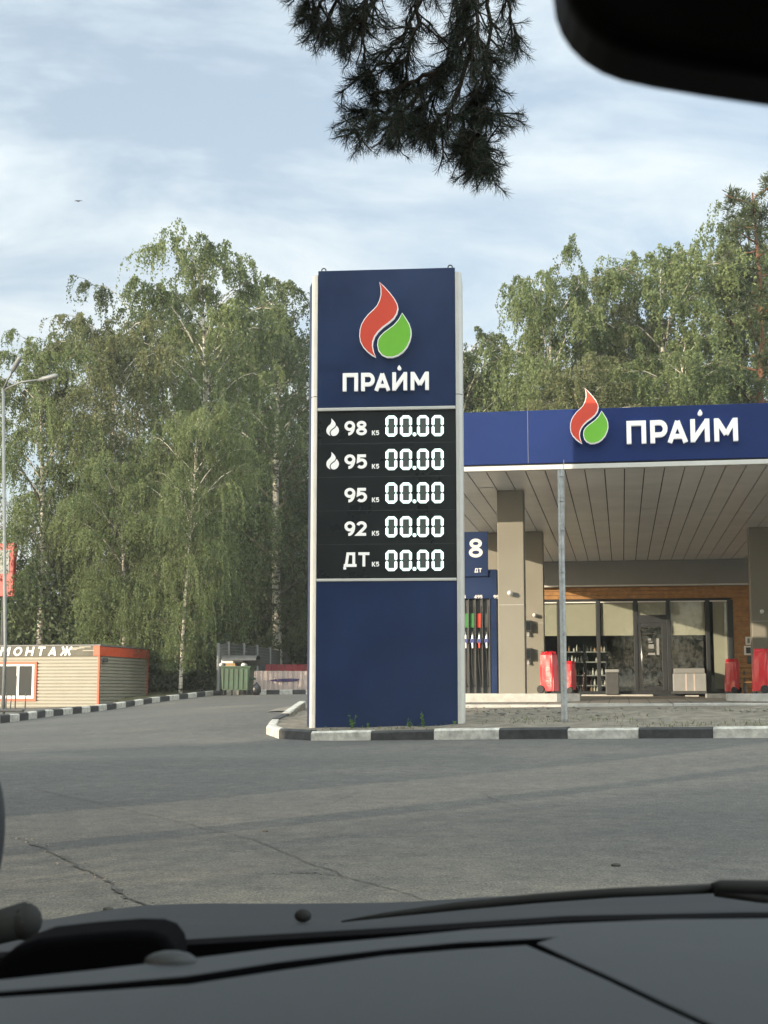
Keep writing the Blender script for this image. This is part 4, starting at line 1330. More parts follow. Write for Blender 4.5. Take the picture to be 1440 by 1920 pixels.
# ---------------------------------------------------------------- tyre service cabin on the left
def build_cabin():
    c = W(184, 1329, 56)
    K = Frame(c, 13); zb = c.z - .45
    t = thing('service_cabin', 'cream sided cabin with orange red trim, white lettering and dark banner', 'cabin', K, (0, 0, zb))
    OFF = (0, 0, zb)
    h = lambda x, y: K.hit(x, y, 0)
    zt = h(150, 1211)[1]; zs = h(150, 1230)[1]
    uL = -9.5; dep = 4.9
    # corrugated siding on the front and the end
    mb = MB(OFF)
    n = 19
    prof = []
    for i in range(n):
        a = zb + (zs - zb) * i / n; b = zb + (zs - zb) * (i + 1) / n
        prof += [(0.0, a), (0.0, a + (b - a) * .62), (.045, a + (b - a) * .74), (.045, b - (b - a) * .06)]
    prof.append((0.0, zs))
    for (o0, z0), (o1, z1) in zip(prof[:-1], prof[1:]):
        mb.poly([(uL, o0, z0), (-.055, o0, z0), (-.055, o1, z1), (uL, o1, z1)], 0)
        mb.poly([(-o0, .055, z0), (-o0, dep, z0), (-o1, dep, z1), (-o1, .055, z1)], 0)
    mb.box(uL + .05, -.06, .06, dep - .05, zb, zt - .02, 0)
    mb.build('wall', M['siding'], t)
    mb = MB(OFF); mb.box(-.055, .02, -.02, .055, zb, zs - .001); mb.box(-.04, .02, dep, dep + .07, zb, zs - .001); mb.build('corner_trim', M['orange'], t)
    mb = MB(OFF); mb.box(-.25, .03, -.045, .0, zs, zt); mb.box(-.01, .03, .001, dep + .07, zs, zt - .02); fr_ = mb.build('eaves_trim', M['orange'], t, bevel=.01)
    mb = MB(OFF); mb.box(uL, -.252, -.03, .0, zs, zt - .0); bn = mb.build('banner', M['banner'], t)
    mb = MB(OFF); mb.slab([(uL, -.06), (.06, -.06), (.06, dep + .1), (uL, dep + .1)], zt + .001, zt + .05); mb.build('roof', M['roofgrey'], t)
    q = lambda x, y: h(x / 4.966, 1180 + y / 4.966)
    A = q(12, 249); B = q(690, 160); sz = B[1] - A[1]
    mb = MB(OFF)
    nat = sum(GLY[c_][0] for c_ in 'МОНТАЖ') + 5 * .42
    line_text(mb, 'МОНТАЖ', A[0] - .05, A[1], sz, -.055, -.031, .21, gap=.42, slant=.22, wide=(q(690, 249)[0] - A[0]) / (sz * (nat + .2)))
    mb.build('lettering', M['letter'], bn)
    mb = MB(OFF)          # torn foil by the last letter
    for k, (x, y) in enumerate(((690, 190), (720, 180), (760, 175), (820, 165), (850, 200))):
        u, z = q(x, y); mb.box(u - .35, u + .15, -.045 - .003 * k, -.032, z - .02, z + .03)
    mb.build('torn_foil', M['siding'], bn, bevel=.01)
    # window
    wx0, wx1 = h(-60, 1262)[0], q(342, 480)[0]
    wz0, wz1 = q(200, 668)[1], q(200, 302)[1]
    mb = MB(OFF)
    e = .10
    mb.box(wx0, wx1, -.05, -.002, wz1 - e, wz1); mb.box(wx0, wx1, -.05, -.002, wz0, wz0 + e); mb.box(wx1 - e, wx1, -.05, -.002, wz0 + e, wz1 - e); mb.box(wx0, wx0 + e, -.05, -.002, wz0 + e, wz1 - e)
    wf = mb.build('window', M['orange'], t)
    mb = MB(OFF); ins = e + .001; e2 = .11
    mb.box(wx0 + ins, wx1 - ins, -.035, -.002, wz0 + ins, wz0 + ins + e2); mb.box(wx0 + ins, wx1 - ins, -.035, -.002, wz1 - ins - .07, wz1 - ins)
    for x in (wx1 - ins - .04, q(168, 480)[0], wx0 + ins + .04): mb.box(x - .06 * .9, x + .06 * .9 if x < wx1 - .3 else x + .039, -.034, -.002, wz0 + ins + e2, wz1 - ins - .07)
    mb.build('window_sash', M['pvc'], wf)
    mb = MB(OFF); mb.box(wx0 + ins + .02, wx1 - ins - .02, -.012, -.003, wz0 + .12, wz1 - .12); mb.build('window_pane', M['winglass'], wf)
    u = .14; z = h(184, 1232)[1]
    mb = MB(OFF); mb.box(.031, .2, .25, .4, z - .2, z - .02); mb.build('floodlight', M['plastic'], t, bevel=.02)
    mb = MB(OFF); mb.box(.03, .09, 1.2, 1.35, zb + .25, zb + .55); mb.build('vent_pipe', M['plastic'], t)


build_cabin()

# low stand with rods before the cabin
g = W(22, 1346, 40)
t = thing('road_stand', 'small dark stand with thin rods on the kerb before the cabin window', 'stand', None, (g.x, g.y, G(g.x, g.y) + .2))
mb = MB(); mb.slab([(-.35, -.2), (.35, -.2), (.3, .2), (-.3, .2)], 0, .08); mb.build('base', M['plastic'], t, bevel=.03)
for x, hgt in ((-.18, .55), (-.05, .5), (.08, 1.0), (.36, .55)):
    mb = MB(); mb.tube([(x, 0, .05), (x + .02, 0, hgt)], [.022, .012], 6); mb.build('rod', M['plastic'], t)

# ---------------------------------------------------------------- dumpster corner
def build_dumpster():
    D = 58.0
    fr = Frame((0, D), 6)
    u0, zt = fr.hit(414, 1252); u1, z0 = fr.hit(468, 1294)
    zb = fr.hit(440, 1305)[1]
    OFF = (u0, 0, zb)
    t = thing('dumpster', 'green metal dumpster overfull with cardboard beside the trees', 'dumpster', fr, OFF)
    mb = MB(OFF)
    w = u1 - u0
    poly = [(u0, zt), (u1, zt), (u1 - .06, z0), (u0 + .06, z0)]
    mb.prism(poly, 0, 1.0)
    for k in range(6):
        x = u0 + .1 + (w - .2) * k / 5
        mb.prism([(x - .04, zt - .05), (x + .04, zt - .05), (x + .03, z0 + .05), (x - .03, z0 + .05)], -.04, -.002)
    mb.build('tub', M['dump'], t, bevel=.015)
    mb = MB(OFF); mb.box(u0 - .05, u1 + .05, -.05, 1.05, zt + .001, zt + .07); mb.build('rim', M['dump'], t, bevel=.01)
    mb = MB(OFF)
    n = 10
    for k in range(n):
        a0, a1 = math.pi * k / n, math.pi * (k + 1) / n
        f = lambda a: (.5 - .5 * math.cos(a) * 1.0, zt + .30 + .22 * math.sin(a))
        (ya, za), (yb, zb2) = f(a0), f(a1)
        mb.poly([(u0 + .02, ya, za), (u1 + .25, ya, za), (u1 + .25, yb, zb2), (u0 + .02, yb, zb2)])
    mb.box(u0 + .02, u1 + .25, .9, 1.02, zt + .1, zt + .35)
    mb.build('lid', M['plastic'], t)
    for x in (u0 + .12, u0 + .45, u1 - .45, u1 - .12):
        mb = MB(OFF); mb.tube([(x - .02, .1, zb + .09), (x + .02, .1, zb + .09)], .09, 12); mb.box(x - .03, x + .03, .06, .14, zb + .14, z0); mb.build('wheel', M['rubber'], t)
    mb = MB(OFF); mb.box(u1 + .005, u1 + .12, .3, .7, zt - .5, zt - .42); mb.build('lift_bar', M['dump'], t)
    # rubbish
    for k, (xa, xb, ya, yb, m, nm, lab) in enumerate(((416, 438, 1237, 1244, M['pvc'], 'cardboard_box', 'pale flat box on top of the dumpster rubbish'), (424, 442, 1244, 1250.5, M['card'], 'cardboard_box', 'brown cardboard box poking from the dumpster'), (410, 419, 1243, 1250.5, M['pvc'], 'rubbish_bag', 'small white bag at the dumpster rim corner'), (451, 463, 1243, 1250.5, M['pvc'], 'rubbish_bag', 'white bag under the dumpster lid'))):
        ua, za = fr.hit(xa, ya, .2); ub, zb3 = fr.hit(xb, yb, .2)
        mb = MB((ua, .1, zb3))
        if 'bag' in nm:
            mb.ball(((ua + ub) / 2, .3, (za + zb3) / 2), 1, 0, 12, 8, ((ub - ua) / 2, .22, (za - zb3) / 2 + .01))
            o = mb.build(nm, m, smooth=True)
        else:
            mb.box(ua, ub, .1, .55, zb3 + .01, za); mb.box(ua, ub, .06, .099, za - .05, za); o = mb.build(nm, m, bevel=.01)
        o.location = fr.w(ua, .1, zb3); o.rotation_euler = (0, 0, -fr.r); tag(o, lab, 'rubbish')
    # black bag on the ground
    u, z = fr.hit(480, 1305); 
    mb = MB((u, 0, z)); rr = random.Random(2)
    mb.ball((u, 0, z + .24), .24, 0, 16, 10, (.85, .8, 1.1))
    mb.tube([(u, 0, z + .44), (u + .03, 0, z + .56)], [.08, .03], 8)
    mb.v = [(x + rr.uniform(-.015, .015), y + rr.uniform(-.015, .015), max(0, zz) + rr.uniform(-.01, .01)) for x, y, zz in mb.v]
    o = mb.build('rubbish_bag', M['bag'], smooth=True); o.location = fr.w(u, 0, z); tag(o, 'black rubbish bag on the ground beside the dumpster', 'rubbish bag')
    return fr


DF = build_dumpster()

# pale wall with red top behind
fr = Frame((0, 63.5), -3)
u0, zt = fr.hit(468, 1258); u1, z0 = fr.hit(640, 1301)
OFF = (u0, 0, z0)
t = thing('sheet_fence', 'pale pink corrugated fence with a violet smear behind the dumpster', 'fence', fr, OFF)
mb = MB(OFF); n = int((u1 - u0) / .22)
for k in range(n):
    a = u0 + k * .22
    for (p, q) in (((a, 0), (a + .12, 0)), ((a + .12, 0), (a + .145, .05)), ((a + .145, .05), (a + .195, .05)), ((a + .195, .05), (a + .22, 0))):
        mb.poly([(p[0], p[1], z0), (q[0], q[1], z0), (q[0], q[1], zt), (p[0], p[1], zt)])
mb.build('sheet', M['pink'], t)
mb = MB(OFF); sm = [fr.hit(x, y, -.01) for x, y in ((502, 1277), (512, 1274), (530, 1272.5), (548, 1272), (562, 1273), (558, 1277), (540, 1278.5), (520, 1278))]
mb.prism(sm, -.014, -.008); mb.build('smear', M['violet'], t)
mb = MB(OFF); mb.box(u0, u1, -.02, .0, z0 - .1, z0 + .02); mb.build('base_rail', M['plastic'], t)
fr2 = Frame((0, 66), -3)
u0, zt = fr2.hit(498, 1245.5); u1, z0 = fr2.hit(640, 1262)
OFF = (u0, 0, z0)
mb = MB(OFF); n = int((u1 - u0) / .3)
for k in range(n):
    a = u0 + k * .3; mb.box(a, a + .27, 0, .05, z0 - 1, zt)
mb.box(u0, u1, .051, .1, zt - .2, zt - .1)
o = mb.build('red_fence', M['maroon']); o.location = fr2.w(*OFF); o.rotation_euler = (0, 0, -fr2.r); tag(o, 'maroon plank fence showing above the pale sheet fence', 'fence')
# tall mesh fence
mfp = [(409, 1210, 1292, 61), (428, 1207, 1290, 64), (457, 1210, 1290, 66), (482, 1213, 1290, 68), (506, 1217, 1290, 72), (526, 1221, 1290, 76), (548, 1224, 1290, 80)]
pts = [(W(x, y, D), W(x, yb, D)) for x, y, yb, D in mfp]
base = pts[0][1]
t = thing('mesh_fence', 'tall grey wire mesh fence on posts behind the dumpster', 'fence', None, base)
for a, b in pts:
    mb = MB(); mb.tube([b - base - Vector((0, 0, .4)), a - base + Vector((0, 0, .1))], .07, 8); mb.build('post', M['greybox'], t)
mb = MB()
for (a, b), (c, d) in zip(pts[:-1], pts[1:]):
    for k in range(15):
        s = k / 14; p, q = b.lerp(a, s) - base, d.lerp(c, s) - base
        mb.tube([p, q], .016, 4, cap=False)
    m = int((c - a).length / .16) + 2
    for k in range(m):
        s = k / m; p, q = b.lerp(d, s) - base, a.lerp(c, s) - base
        mb.tube([p, q], .016, 4, cap=False)
mb.build('wire_mesh', M['meshgrey'], t)

# ---------------------------------------------------------------- street lamp, billboard, cable
def build_lamp():
    g = W(5.5, 1340, 41); 
    b = Vector((g.x, g.y, G(g.x, g.y) + .1))
    t = thing('street_lamp', 'tall grey street lamp with two angled arms by the left edge', 'street lamp', None, b)
    top = W(6, 728, 41) - b
    mb = MB(); mb.tube([(0, 0, -.3), (0, 0, 2), top], [.06, .052, .045], 12); mb.build('pole', M['lampgrey'], t, smooth=True)
    for x, y in ((23, 697), (74, 712)):
        e = W(x, y, 40.6) - b
        mid = top.lerp(e, .5) + Vector((0, 0, .06 if x > 50 else .0))
        mb = MB(); mb.tube([top - Vector((0, 0, .05)), mid, e], [.035, .03, .026], 8); arm = mb.build('arm', M['lampgrey'], t, smooth=True)
        d = (e - top).normalized()
        mb = MB(); mb.tube([e - d * .05, e + d * .12, e + d * .55, e + d * .62], [.03, .07, .075, .03], 10); lh = mb.build('lamp_head', M['lampgrey'], t, smooth=True)


build_lamp()
fr = Frame((0, 57.2), 16)
u1, zt = fr.hit(27, 1018); _, z0 = fr.hit(27, 1075); u0 = u1 - 3.2
OFF = (u0, 0, z0)
zg = G(*fr.w(u0, 0, 0).xy) + .3
t = thing('billboard', 'red framed billboard with grey panel at the left edge among trees', 'billboard', fr, (u0, 0, zg))
OFF = (u0, 0, zg)
mb = MB(OFF); mb.box(u0, u1, 0, .25, fr.hit(27, 1118)[1], zt); mb.build('frame', M['billred'], t, bevel=.03)
mb = MB(OFF); mb.box(u0 + .2, u1 - .22, -.02, -.001, z0, zt - .3); mb.build('panel', M['greybox'], t)
for u in (u0 + .6, u1 - .5):
    mb = MB(OFF); mb.tube([(u, .12, zg - .3), (u, .12, fr.hit(27, 1118)[1])], .09, 8); mb.build('leg', M['plastic'], t)
a, b = W(-60, 876, 62), W(300, 905, 84)
mb = MB(a); mb.tube([a.lerp(b, k / 12) - Vector((0, 0, 1.2 * (1 - (k / 6 - 1) ** 2))) for k in range(13)], .014, 5)
o = mb.build('overhead_cable', M['rubber']); o.location = a; tag(o, 'thin dark cable crossing the sky gap at the left', 'cable')


c = W(147, 377, 70)
mb = MB(c)
mb.ball(c, .05, 0, 8, 6, (1.9, .8, .7))
for sg in (-1, 1):
    w0, w1, w2 = c + Vector((.02, 0, .02)), c + Vector((sg * .11, .04, .07)), c + Vector((sg * .22, .1, .0))
    mb.poly([w0 + Vector((-.05, 0, 0)), w1 + Vector((-.03, 0, 0)), w2, w1 + Vector((.05, 0, -.02)), w0 + Vector((.05, 0, 0))])
o = mb.build('bird', M['rubber']); o.location = c; tag(o, 'tiny dark bird flying in the open sky at the left', 'bird')


# ---------------------------------------------------------------- foliage
def leaf_mesh(name, cen, axis, nrm, length, width, tint, material, parent=None):
    n = len(cen)
    axis = axis / (np.linalg.norm(axis, axis=1, keepdims=True) + 1e-9)
    side = np.cross(axis, nrm); side /= (np.linalg.norm(side, axis=1, keepdims=True) + 1e-9)
    L_ = (length / 2)[:, None]; W_ = (width / 2)[:, None]
    v = np.stack([cen - axis * L_, cen + side * W_ - axis * L_ * .1, cen + axis * L_, cen - side * W_ - axis * L_ * .1], 1).reshape(-1, 3)
    me = bpy.data.meshes.new(name)
    me.vertices.add(4 * n); me.vertices.foreach_set('co', v.astype(np.float32).ravel())
    me.loops.add(4 * n); me.loops.foreach_set('vertex_index', np.arange(4 * n, dtype=np.int32))
    me.polygons.add(n); me.polygons.foreach_set('loop_start', np.arange(0, 4 * n, 4, dtype=np.int32))
    me.materials.append(material)
    at = me.attributes.new('tint', 'FLOAT', 'FACE'); at.data.foreach_set('value', np.clip(tint, 0, 1).astype(np.float32))
    me.update(calc_edges=True)
    o = bpy.data.objects.new(name, me); C.objects.link(o)
    if parent is not None: o.parent = parent
    return o


def unit(a):
    return a / (np.linalg.norm(a, axis=-1, keepdims=True) + 1e-9)


def make_birch(seed, label, H=20., RAD=4.4, c0=.10, nl=44, lean=0., leafm=None, nleaf=34, leafsize=.125, fork=0., dens=8, girth=1.):
    rs = np.random.RandomState(seed)
    t = thing('birch_tree', label, 'tree', None, (0, 0, 0), 'birches round the filling station')
    ns = 14
    trunk = []
    ph = rs.uniform(0, 6.28)
    for k in range(ns + 1):
        s = k / ns
        trunk.append(np.array([lean * s * s * H * .1 + .35 * math.sin(3 * s + ph) * s, .35 * math.cos(2.6 * s + ph) * s, H * .97 * s]))
    tr = np.array(trunk)
    rad = [girth * .22 * (1 - s) ** .9 + .018 for s in np.linspace(0, 1, ns + 1)]
    mb = MB(); mb.tube([Vector((p[0], p[1], p[2] - (.4 if i == 0 else 0))) for i, p in enumerate(tr)], rad, 9)
    limbs = MB()

    def tp(z):
        f = z / (H * .97) * ns; i = min(int(f), ns - 1); f -= i
        return tr[i] * (1 - f) + tr[i + 1] * f
    O, Dv, Ln, Tn = [], [], [], []
    for i in range(nl):
        s = c0 + (1.0 - c0) * (i + rs.uniform(-.3, .3)) / nl
        s = min(max(s, c0), .99)
        base = tp(s * H * .95)
        az = i * 2.39996 + rs.uniform(-.5, .5)
        prof = math.sin(math.pi * min(1, (1 - s) * .95 + .12) ** .75) * .9 + .12
        if s > .85: prof *= .8
        Lb = RAD * prof * rs.uniform(.55, 1.15)
        up = rs.uniform(1.0, 1.7) * (1.15 if s > .5 else .9)
        d = np.array([math.cos(az), math.sin(az), 0])
        kk = np.linspace(0, 1, 7)
        cur = np.array([base + d * Lb * k * (1 - .1 * k) + np.array([0, 0, Lb * (up * k - .62 * up * k * k)]) + rs.normal(0, .06, 3) * k for k in kk])
        limbs.tube([Vector(p) for p in cur], [max(.008, .06 * (1 - s * .6) * (1 - k) + .008) for k in kk], 5, 0 if s > .55 else 1, False)
        tone = rs.uniform(-.22, .22)
        nsub = dens if Lb > RAD * .4 else 5
        for j in range(nsub):
            k = rs.uniform(.06, 1) ** .8
            f = k * 6; a = min(int(f), 5); q = cur[a] * (1 - f + a) + cur[a + 1] * (f - a)
            dirn = unit(d * rs.uniform(.2, 1) + rs.normal(0, .7, 3) * np.array([1, 1, .35]) + np.array([0, 0, .15]))
            sl = rs.uniform(.5, 1.5) * (RAD / 4.4)
            limbs.tube([Vector(q), Vector(q + dirn * sl * .5 + np.array([0, 0, .08])), Vector(q + dirn * sl - np.array([0, 0, .1]))], [.014, .009, .005], 4, 1, False)
            for m in range(7):
                kk2 = rs.uniform(.15, 1.05)
                O.append(q + dirn * sl * kk2 + np.array([0, 0, .1 * kk2 - .2 * kk2 * kk2]))
                Dv.append(unit(dirn + rs.normal(0, .6, 3)) * np.array([1, 1, 0]))
                Ln.append(rs.uniform(.4, 1.0) * (2.3 if s < .75 else 1.3) * rs.choice([.55, 1, 1.6]))
                Tn.append(tone + rs.uniform(-.12, .12))
    # crown top sprigs
    for j in range(26):
        q = tp(H * rs.uniform(.86, .965)); O.append(q + rs.normal(0, .25, 3)); Dv.append(unit(rs.normal(0, 1, 3)) * np.array([1, 1, 0])); Ln.append(rs.uniform(.3, .8)); Tn.append(rs.uniform(-.2, .2))
    O = np.array(O); Dv = np.array(Dv); Ln = np.array(Ln); Tn = np.array(Tn)
    n = len(O)
    s = rs.uniform(0, 1, (n, nleaf))
    cen = O[:, None] + Dv[:, None] * (.45 * Ln[:, None] * (1 - np.exp(-3.2 * s)))[..., None] + np.array([0, 0, -1.]) * (Ln[:, None] * (s ** 1.25) - .25 * np.minimum(Ln[:, None], 1) * s * (1 - s))[..., None]
    cen = cen + rs.normal(0, .05, cen.shape)
    cen = cen.reshape(-1, 3)
    zmin = .08 * H
    keep = cen[:, 2] > 1.2 + rs.uniform(0, 1.6, len(cen))
    tint = (.5 + Tn[:, None] + rs.normal(0, .17, (n, nleaf))).ravel()
    cen, tint = cen[keep], tint[keep]
    m = len(cen)
    ax = unit(rs.normal(0, .55, (m, 3)) + np.array([0, 0, -1.]))
    nr = rs.normal(0, 1, (m, 3))
    sz = rs.uniform(.75, 1.25, m) * leafsize
    mb.build('trunk', M['birchbark'], t, smooth=True)
    limbs.build('branches', [M['birchbark'], M['twig']], t, smooth=True)
    leaf_mesh('crown', cen, ax, nr, sz, sz * .58, tint, leafm or M['leaf'], t)
    return t


B = {}
B['a'] = make_birch(11, 'tallest birch in the left group, crown rising above its neighbours', 20, 4.2, .12, 46)
B['b'] = make_birch(23, 'birch', 20, 4.6, .30, 42, lean=.6)
B['c'] = make_birch(37, 'birch', 20, 4.0, .08, 46, leafm=M['leafbrown'], lean=-.5)
B['d'] = make_birch(41, 'birch', 20, 5.2, .05, 54, leafm=M['leaf'], dens=12, girth=.7, lean=.9)
B['e'] = make_birch(59, 'birch', 20, 4.6, .10, 44, leafm=M['leafdark'])
used = set()


def place_birch(key, px, D, ytop, wscale, rz, label):
    b = W(px, 1300, D)
    g = G(b.x, b.y) + .2
    zt = W(px, ytop, D).z
    sc = (zt - g) / 21.2
    sx = sc * wscale
    if key not in used:
        used.add(key); o = B[key]
        o.location = (b.x, b.y, g); o.rotation_euler = (0, 0, rz); o.scale = (sx, sx, sc); o['label'] = label
    else:
        copy_thing(B[key], (b.x, b.y, g), rz, (sx, sx, sc), label)


for a in [
    ('a', 374, 68, 412, .95, .3, 'tallest birch of the left group with an airy pale top'),
    ('c', 208, 64, 566, 1.05, 1.0, 'olive birch with a pale leaning trunk above the cabin roof'),
    ('b', 70, 63, 582, .92, 2.1, 'leftmost birch, seen behind the street lamp arms'),
    ('e', 258, 74, 512, 1.05, 3.0, 'dark birch between the olive birch and the tallest one'),
    ('d', 338, 59, 742, .84, .7, 'low bright weeping birch in front, its fringe hanging over the dumpster side'),
    ('e', 520, 76, 506, 1.15, 1.9, 'dark birch just left of the price sign top'),
    ('b', 452, 86, 560, 1.1, 4.0, 'birch between the tallest birch and the price sign'),
    ('d', 232, 61, 830, 1.2, 2.5, 'low leafy birch standing right behind the cabin'),
    ('c', 112, 66, 915, 1.25, 5.0, 'low olive birch above the cabin lettering'),
    ('e', 470, 86, 850, 1.25, 5.2, 'low dark birch behind the wire mesh fence'),
    ('a', 545, 88, 640, 1.1, 2.2, 'birch half hidden behind the left post of the price sign'),
    ('b', 1035, 62, 455, .88, .9, 'airy birch with a bare side bough above the red canopy flame'),
    ('e', 880, 68, 596, 1.1, 2.7, 'birch showing beside the right post of the price sign'),
    ('d', 960, 72, 655, 1.2, 3.9, 'low birch between price sign and airy birch behind the canopy'),
    ('c', 1135, 66, 500, .95, 1.4, 'narrow olive birch behind the canopy flame emblem'),
    ('a', 1272, 64, 430, 1.2, 4.4, 'broad birch with forked pale trunk behind the canopy lettering'),
    ('e', 1205, 74, 610, 1.2, .2, 'dark birch low between the olive and the broad birch'),
    ('d', 1372, 70, 440, 1.0, 5.5, 'birch left of the pine at the right edge'),
    ('b', 1330, 60, 610, 1.2, 3.3, 'low birch in front of the broad birch at the right'),
    ('c', 1085, 60, 650, 1.2, 2.0, 'low olive birch behind the middle of the canopy'),
]:
    place_birch(*a)


# far wood: a mass of crowns behind everything
def wood(name, x0, x1, y0, y1, htop, n, seed, label, gap=None):
    rs = np.random.RandomState(seed)
    nb = 190 if x1 - x0 < 60 else 420
    c = np.stack([rs.uniform(x0, x1, nb), rs.uniform(y0, y1, nb), rs.uniform(1, 1, nb)], 1)
    hh = np.array([htop(x) for x in c[:, 0]])
    c[:, 2] = 1 + hh * rs.uniform(0.02, .93, nb)
    rad = rs.uniform(1.5, 3.2, nb)
    idx = rs.randint(0, nb, n)
    d = unit(rs.normal(0, 1, (n, 3))) * (rs.uniform(.25, 1, n) ** .5)[:, None]
    cen = c[idx] + d * rad[idx][:, None] * np.array([1.2, 1.2, 1.15])
    cen[:, 2] = np.maximum(cen[:, 2], 1.2 + rs.uniform(0, .5, n))
    tn = rs.uniform(-.2, .2, nb)[idx] + .4 + rs.normal(0, .15, n)
    o = leaf_mesh(name, cen, unit(rs.normal(0, .7, (n, 3)) + np.array([0, 0, -1.])), rs.normal(0, 1, (n, 3)), rs.uniform(.22, .40, n), rs.uniform(.16, .26, n), tn, M['leafdark'])
    return tag(o, label, kind='stuff')


wood('woods', -20, 2, 78, 92, lambda x: 4.2 if x < -13.5 else 13.5, 60000, 5, 'dark mixed wood behind the left birches')
wood('woods', 2, 34, 74, 90, lambda x: 9.5 if x < 12 else 12, 70000, 9, 'dark mixed wood behind the canopy')


wood('woods', -42, 60, -52, -38, lambda x: 17, 45000, 15, 'dark wood across the road, behind the car')


# undergrowth shrubs at the foot of the left trees
def make_shrub(seed, label):
    rs = np.random.RandomState(seed)
    t = thing('shrub', label, 'shrub', None, (0, 0, 0), 'shrubs under the left trees')
    nst = 70
    O = np.stack([rs.normal(0, .9, nst), rs.normal(0, .7, nst), rs.uniform(.3, 2.6, nst)], 1)
    mb = MB()
    for p in O: mb.tube([Vector((p[0] * .2, p[1] * .2, -.2)), Vector((p[0] * .6, p[1] * .6, p[2] * .5)), Vector(p)], [.025, .016, .006], 5, 0, False)
    mb.build('stems', M['twig'], t)
    n = 9000
    i = rs.randint(0, nst, n)
    cen = O[i] + rs.normal(0, .32, (n, 3)); cen[:, 2] = np.abs(cen[:, 2])
    leaf_mesh('foliage', cen, unit(rs.normal(0, 1, (n, 3)) + np.array([0, 0, -.3])), rs.normal(0, 1, (n, 3)), rs.uniform(.10, .17, n), rs.uniform(.06, .1, n), .45 + rs.normal(0, .2, n), M['leafdark'], t)
    return t


sh = make_shrub(3, 'shrub'); first = True
for px, D, k, lab in ((30, 66, 1.75, 'round dark shrub above the cabin lettering at the left edge'), (85, 64, 1.6, 'dark shrub above the end of the cabin window'), (150, 66, 1.7, 'dark shrub behind the cabin banner'), (215, 66, 1.75, 'dark shrub above the orange cabin eaves'), (285, 69, 1.4, 'dark shrub beside the cabin end wall'), (318, 68, 1.35, 'dark shrub between cabin and dumpster'), (352, 69, 1.2, 'dark shrub left of the dumpster under the weeping birch'),
                     (560, 84, 1.8, 'shaded shrub behind the mesh fence by the price sign'), (500, 82, 1.9, 'shaded shrub behind the mesh fence over the maroon planks'), (440, 80, 1.9, 'shaded shrub behind the mesh fence over the dumpster')):
    b = W(px, 1300, D); loc = (b.x, b.y, G(b.x, b.y) + .2)
    if first: sh.location = loc; sh.scale = (k, k, k); sh['label'] = lab; first = False
    else: copy_thing(sh, loc, px * .7, (k * 1.1, k, k), lab)


# pines
def make_pine(name, label, H, seed, bough_lo, rad, n_b, tuft, material, grp=None):
    rs = np.random.RandomState(seed)
    t = thing(name, label, 'tree', None, (0, 0, 0), grp)
    mb = MB(); mb.tube([Vector((.1 * math.sin(k), .1 * math.cos(k * 1.3), H * k / 10 - (.4 if k == 0 else 0))) for k in range(11)], [.26 * (1 - k / 10.6) + .02 for k in range(11)], 9)
    mb.build('trunk', M['pinebark'], t, smooth=True)
    lm = MB(); cs = []
    for i in range(n_b):
        s = bough_lo + (1 - bough_lo) * (i + rs.uniform(0, .6)) / n_b
        s = min(s, .99)
        az = i * 2.4 + rs.uniform(-.4, .4); Lb = rad * (1.05 - s) ** .6 * rs.uniform(.6, 1.15) + .3
        d = np.array([math.cos(az), math.sin(az), rs.uniform(.05, .45)])
        b = np.array([0, 0, H * s])
        pts = [b + d * Lb * k + np.array([0, 0, .15 * Lb * k * k]) for k in (0, .35, .7, 1)]
        lm.tube([Vector(p) for p in pts], [.05, .035, .022, .01], 5, 0, False)
        for j in range(9):
            k = rs.uniform(.35, 1.0)
            q = b + d * Lb * k + np.array([0, 0, .15 * Lb * k * k]) + rs.normal(0, .28, 3) * np.array([1, 1, .6])
            cs.append(q)
    lm.build('branches', M['pinebark'], t, smooth=True)
    cs = np.array(cs); n = len(cs) * tuft
    i = np.repeat(np.arange(len(cs)), tuft)
    d = unit(rs.normal(0, 1, (n, 3)) + np.array([0, 0, .5]))
    cen = cs[i] + d * rs.uniform(.05, .34, n)[:, None]
    leaf_mesh('crown', cen, d, rs.normal(0, 1, (n, 3)), rs.uniform(.16, .28, n), rs.uniform(.03, .055, n), rs.uniform(-.2, .2, len(cs))[i] + .5 + rs.normal(0, .15, n), material, t)
    return t


pn = make_pine('pine_tree', 'dark pine rising at the right edge above the birches', 20, 8, .35, 4.0, 40, 80, M['needle'])
b = W(1447, 1300, 62); g = G(b.x, b.y); k = (W(1440, 360, 62).z - g) / 20
pn.location = (b.x, b.y, g); pn.scale = (k, k, k)
# bare little tree in the sky gap at the left
b = W(12, 1120, 80)
t = thing('bare_tree', 'leafless small tree in the sky gap behind the billboard', 'tree', None, (b.x, b.y, G(b.x, b.y)))
mb = MB(); rs = np.random.RandomState(6)


def grow(p, d, L_, r_, lev):
    q = p + d * L_
    mb.tube([p, p.lerp(q, .5) + Vector(rs.normal(0, .05, 3)) * L_, q], [r_, r_ * .8, r_ * .6], 5, 0, False)
    if lev:
        for _ in range(3 if lev > 1 else 3):
            nd = (d + Vector(rs.normal(0, .5, 3)) + Vector((0, 0, .1))).normalized()
            grow(q, nd, L_ * rs.uniform(.55, .8), r_ * .55, lev - 1)


hz = W(30, 960, 80).z - G(b.x, b.y)
grow(Vector((0, 0, -.3)), Vector((.05, 0, 1)), hz * .42, .16, 0)
trunk_o = mb.build('trunk', M['twig'], t)
mb = MB()
for _ in range(3): grow(Vector((.2, 0, hz * .42 - .4)), (Vector((.15, 0, 1)) + Vector(rs.normal(0, .35, 3))).normalized(), hz * .26, .09, 4)
mb.build('branches', M['twig'], t)


